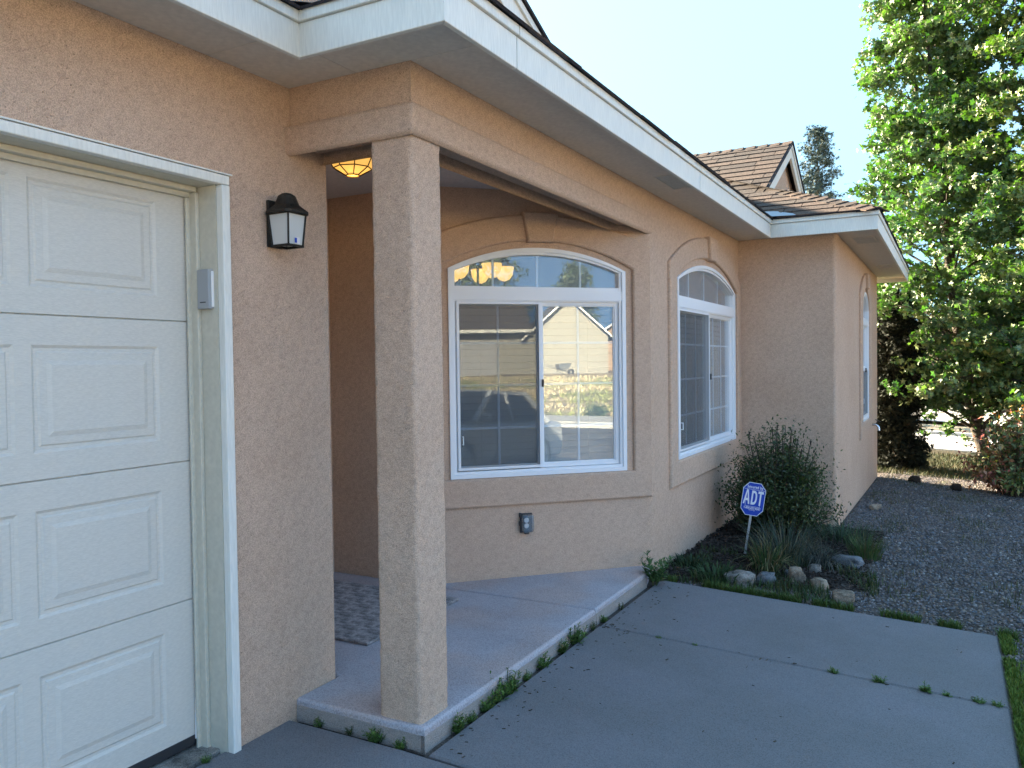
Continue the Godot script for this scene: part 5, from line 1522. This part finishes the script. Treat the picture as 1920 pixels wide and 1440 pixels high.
# ---------------------------------------------------------------- cars and the houses around
func car(called: String, label: String, category: String, at: Vector3, turn: float, paint: String, pickup := false) -> Node3D:
	var t := thing(called, label, category, at, turn)
	# local: length along x (front at -x), width along z
	var F := Transform3D(Basis(), Vector3(0, 0, -0.84))
	var low := [Vector2(-2.2, 0.30), Vector2(-2.25, 0.52), Vector2(-2.15, 0.66), Vector2(-1.1, 0.86), Vector2(1.35, 0.92), Vector2(2.15, 0.90), Vector2(2.25, 0.55), Vector2(2.18, 0.28), Vector2(1.75, 0.22), Vector2(-1.8, 0.22)]
	if pickup: low = [Vector2(-2.5, 0.45), Vector2(-2.55, 0.75), Vector2(-2.45, 0.98), Vector2(-1.2, 1.12), Vector2(0.35, 1.15), Vector2(0.36, 1.12), Vector2(2.55, 1.12), Vector2(2.58, 0.6), Vector2(2.5, 0.5), Vector2(-2.2, 0.42)]
	var b := Geo.new(); b.extr(fillet(low, 0.12), F, 0.0, 1.68, 0.07, true, 0.07); put("body", b, M[paint], t)
	# cabin: tapered loft through the roofline
	var bl := 0.90; var rf := 1.40
	var lo := [-1.05, 1.55]; var hi := [-0.20, 0.95]
	if pickup: bl = 1.13; rf = 1.72; lo = [-1.0, 0.42]; hi = [-0.25, 0.30]
	var zb := 0.80; var zt := 0.60
	var cab := Geo.new(); var gl := Geo.new()
	var V := func(x: float, y: float, s: float) -> Vector3:
		var k := (y - bl) / (rf - bl)
		return Vector3(x, y, s * lerpf(zb, zt, k))
	var arcx := func(k: float, i: int) -> float: return lerpf(lo[i], hi[i], k)
	# roof
	var roofp := []
	for k in 9:
		var s := k / 8.0
		roofp.append([lerpf(hi[0], hi[1], s), rf + 0.045 * sin(PI * s)])
	for k in 8:
		for s in 6:
			var z0 := lerpf(-zt, zt, s / 6.0); var z1 := lerpf(-zt, zt, (s + 1) / 6.0)
			var e := func(z: float) -> float: return -0.03 * pow(z / zt, 4)
			cab.quad(Vector3(roofp[k][0], roofp[k][1] + e.call(z0), z0), Vector3(roofp[k][0], roofp[k][1] + e.call(z1), z1), Vector3(roofp[k + 1][0], roofp[k + 1][1] + e.call(z1), z1), Vector3(roofp[k + 1][0], roofp[k + 1][1] + e.call(z0), z0))
	# pillars and glass
	for s in [-1.0, 1.0]:
		cab.bar(V.call(lo[0], bl, s), V.call(hi[0], rf, s), 0.07, 0.06); cab.bar(V.call(lo[1], bl, s), V.call(hi[1], rf, s), 0.12, 0.07)
		cab.bar(V.call(hi[0], rf - 0.01, s), V.call(hi[1], rf - 0.01, s), 0.05, 0.06)
		if not pickup: cab.bar(V.call(0.22, bl, s), V.call(0.26, rf, s), 0.03, 0.06)
		gl.quad(V.call(lo[0], bl, s * 0.985), V.call(lo[1], bl, s * 0.985), V.call(hi[1], rf, s * 0.985), V.call(hi[0], rf, s * 0.985))
	for i in 2: gl.quad(V.call(lo[i], bl, -0.97), V.call(lo[i], bl, 0.97), V.call(hi[i], rf, 0.97), V.call(hi[i], rf, -0.97))
	put("cabin", cab, M[paint], t); put("windows", gl, M.car_glass, t)
	for wx in ([-1.38, 1.32] if not pickup else [-1.6, 1.55]):
		for s in [-1.0, 1.0]:
			var R := 0.31 if not pickup else 0.37
			var wt := Geo.new(); wt.lathe([Vector2(R - 0.09, 0.10), Vector2(R - 0.01, 0.10), Vector2(R, 0.07), Vector2(R, -0.07), Vector2(R - 0.01, -0.10), Vector2(R - 0.09, -0.10)], Vector3(wx, R, s * 0.76), 22, Basis(Vector3.RIGHT, PI / 2))
			var wn := put("wheel", wt, M.tyre, t)
			var rm := Geo.new(); rm.lathe([Vector2(0.0, 0.085), Vector2(R * 0.3, 0.09), Vector2(R * 0.62, 0.06), Vector2(R - 0.085, 0.095), Vector2(R - 0.085, -0.09), Vector2(0, -0.09)], Vector3(wx, R, s * 0.765), 18, Basis(Vector3.RIGHT, PI / 2 * s)); put("rim", rm, M.rim, wn)
			var wa := Geo.new(); wa.lathe([Vector2(R + 0.045, 0.012), Vector2(R + 0.045, -0.01), Vector2(0, -0.01)], Vector3(wx, R + 0.02, s * 0.836), 20, Basis(Vector3.RIGHT, PI / 2 * s)); put("wheel_arch", wa, M.dark_plastic, t)
	for s in [-1.0, 1.0]:
		var y := 0.66 if not pickup else 0.85
		var hl := Geo.new(); hl.rbox(Vector3(-2.14 if not pickup else -2.47, y - 0.03, s * 0.6), Vector3(0.16, 0.13, 0.34), 0.04, 1); put("headlight", hl, M.rim, t)
		var tl := Geo.new(); tl.rbox(Vector3(2.2 if not pickup else 2.53, y + 0.06, s * 0.66), Vector3(0.10, 0.16, 0.26), 0.03, 1); put("tail_light", tl, M.tail_lamp, t)
		var mr := Geo.new(); mr.rbox(Vector3(lo[0] + 0.22, bl + 0.08, s * 0.90), Vector3(0.09, 0.11, 0.16), 0.03, 1); put("side_mirror", mr, M[paint], t)
		var dh := Geo.new(); dh.rbox(Vector3(-0.05, bl - 0.10, s * 0.845), Vector3(0.16, 0.025, 0.02), 0.006); put("door_handle", dh, M.dark_plastic, t)
	return t
func gable_house(called: String, label: String, at: Vector3, turn: float, w: float, d: float, eave: float, rise: float, wall: String, garage := 0.0) -> Node3D:
	# front faces local +z; w across x
	var t := thing(called, label, "house", at, turn)
	var g := Geo.new()
	g.extr(PackedVector2Array([Vector2(-w / 2, -0.8), Vector2(w / 2, -0.8), Vector2(w / 2, eave), Vector2(0, eave + rise), Vector2(-w / 2, eave)]), Transform3D(), -d, 0.0, 0.0, true); put("wall", g, M[wall], t)
	var sl := rise / (w / 2)
	for s in [-1.0, 1.0]:
		var r := Geo.new()
		var o := 0.4
		r.extr(PackedVector2Array([Vector2(0, eave + rise + 0.03), Vector2(s * (w / 2 + o), eave - sl * o + 0.03), Vector2(s * (w / 2 + o), eave - sl * o + 0.13), Vector2(0, eave + rise + 0.13)]), Transform3D(), -d - 0.3, 0.45, 0.0, true)
		put("roof", r, M.far_roof, t)
		var f := Geo.new()
		f.extr(PackedVector2Array([Vector2(0, eave + rise - 0.02), Vector2(s * (w / 2 + o), eave - sl * o - 0.02), Vector2(s * (w / 2 + o), eave - sl * o + 0.12), Vector2(0, eave + rise + 0.12)]), Transform3D(), 0.455, 0.49, 0.0, true)
		put("rake_board", f, M.white_board, t)
	return t
func neighbours() -> void:
	# house across the street, turned a little
	var h := gable_house("cream_house", "cream house with a steep gable and grey garage across the street", Vector3(42, 0.75, 17.0), PI + deg_to_rad(90 - 33), 5.2, 9.0, 2.5, 2.35, "cream_siding")
	# garage block to its local left side
	var g := Geo.new(); g.box(Vector3(7.4, 1.0, -3.2), Vector3(9.6, 3.7, 6.0)); put("garage_block", g, M.cream_siding, h)
	var gd := Geo.new(); gd.rbox(Vector3(7.2, 1.05, -0.19), Vector3(5.4, 2.3, 0.06), 0.01); var dn := put("garage_door", gd, M.garage_grey, h)
	for k in 4:
		var q := Geo.new(); q.rbox(Vector3(7.2, 0.18 + k * 0.575, -0.155), Vector3(5.38, 0.56, 0.03), 0.012); put("door_section", q, M.garage_grey, dn)
	var r := Geo.new(); r.extr(PackedVector2Array([Vector2(0.75, 2.78), Vector2(-3.2, 4.7), Vector2(-7.0, 2.78), Vector2(-7.0, 2.9), Vector2(-3.2, 4.85), Vector2(0.75, 2.93)]), Transform3D(Basis(Vector3(0, 0, 1), Vector3.UP, Vector3(-1, 0, 0)), Vector3(2.4, 0, 0)), -10.4, 0.0, 0.0, true); put("garage_roof", r, M.far_roof, h)
	var fb := Geo.new(); fb.box(Vector3(7.6, 2.78, 0.77), Vector3(10.4, 0.20, 0.04)); put("fascia_board", fb, M.white_board, h)
	gable_house("tan_house", "tan house with brown roof farther up the street", Vector3(58, 1.0, 17.6), PI + deg_to_rad(70), 6.0, 8.0, 3.2, 2.0, "far_stucco")
	var fh := gable_house("far_house", "low tan house far beyond the side street", Vector3(3.5, -0.4, -46), 0.2, 12.0, 8.0, 2.6, 2.0, "far_stucco")
	for k in 3:
		var wg := Geo.new(); wg.rbox(Vector3(-3.5 + k * 3.2, 1.5, 0.01), Vector3(1.2, 1.1, 0.06), 0.01); put("window", wg, M.car_glass, fh)
	car("parked_sedan", "silver sedan parked on the driveway behind the camera", "car", Vector3(7.05, H(7.05, 3.0) - 0.0, 2.98), 0.0, "car_silver").rotation.z = -0.068
	car("pickup_truck", "grey pickup truck before the garage across the street", "pickup", Vector3(37.0, 0.60, 24.9), deg_to_rad(-33), "pickup_grey", true)
	car("street_car", "pale blue car parked beyond the side street behind the tree", "car", Vector3(3.2, H(3.2, -30) + 0.0, -34.5), 0.3, "car_pale_blue")
	var wb := thing("wheelbarrow", "wheelbarrow leaning beside the cream gable wall", "wheelbarrow", Vector3(39.6, 0.75, 16.3), deg_to_rad(40))
	var tr := Geo.new(); tr.extr(PackedVector2Array([Vector2(-0.35, 0.7), Vector2(-0.22, 0.35), Vector2(0.28, 0.35), Vector2(0.5, 0.75)]), Transform3D(), -0.3, 0.3, 0.03, true); put("tray", tr, M.pickup_grey, wb)
	var wl := Geo.new(); wl.lathe([Vector2(0.10, 0.05), Vector2(0.2, 0.04), Vector2(0.2, -0.04), Vector2(0.10, -0.05)], Vector3(0.6, 0.2, 0), 16, Basis(Vector3.RIGHT, PI / 2)); put("wheel", wl, M.tyre, wb)
	for s in [-1.0, 1.0]:
		var hd := Geo.new(); hd.tube([Vector3(0.6, 0.2, s * 0.08), Vector3(-0.2, 0.36, s * 0.28), Vector3(-0.9, 0.62, s * 0.3)], [0.018, 0.018, 0.018], 6); hd.tube([Vector3(-0.15, 0.35, s * 0.27), Vector3(-0.3, 0.0, s * 0.3)], [0.016, 0.016], 6); put("handle", hd, M.far_roof, wb)
	# low garden wall that closes the view across the street
	var gw := Geo.new(); gw.rbox(Vector3(41, 1.25, -4), Vector3(0.3, 1.4, 26), 0.02); tag(put("garden_wall", gw, M.far_stucco), "low tan garden wall across the street", "wall")

func _ready() -> void:
	rng.seed = 1
	view_and_light()
	materials()
	ground()
	house = thing("stucco_house", "tan stucco single storey house with white eaves and brown shingle roof", "house")
	walls()
	porch_frame()
	garage()
	eaves()
	roof()
	var fa := wall_frame(Vector2(-0.496, -1.44), Vector2(0.70711, -0.70711))
	var fb := wall_frame(Vector2(0.618, -2.554), Vector2(0, -1))
	var fc := wall_frame(Vector2(1.498, -5.127), Vector2(0, -1))
	window(fa, W1, "wide arched window with a chandelier behind it", [{"l": -0.563, "r": 0.012, "b": 0.788, "t": 1.882, "z": -0.022, "fr": 0.020, "screen": true}, {"l": 0.0, "r": 0.567, "b": 0.786, "t": 1.884, "z": -0.030, "fr": 0.024}], true, "cream horizontal blind behind the wide arched window", 3, [0.5])
	window(fb, W2, "arched window on the front wall near the bush", [{"l": -0.858, "r": 0.015, "b": 0.788, "t": 1.882, "z": -0.022, "fr": 0.022, "screen": true}, {"l": 0.0, "r": 0.862, "b": 0.786, "t": 1.884, "z": -0.030, "fr": 0.026}], true, "cream horizontal blind behind the window near the bush", 3, [0.333, 0.667])
	window(fc, W3, "narrow arched window on the projecting wing", [{"l": -0.355, "r": 0.355, "b": 0.786, "t": 1.36, "z": -0.024, "fr": 0.03, "screen": true}, {"l": -0.355, "r": 0.355, "b": 1.35, "t": 1.884, "z": -0.030, "fr": 0.03}], true, "", 1, [0.5])
	surround(fa, W1, 0.80, 0.80, 2.25, 0.195, 0.662, 2.10, 0.175, true)
	surround(fb, W2, 1.12, 1.10, 2.20, 0.295, 0.96, 2.11, 0.215, true)
	surround(fc, W3, 0.68, 0.68, 2.22, 0.27, 0.46, 2.08, 0.255, true)
	fittings()
	rocks()
	small_plants()
	litter()
	gravel()
	grass_strips()
	plants()
	neighbours()
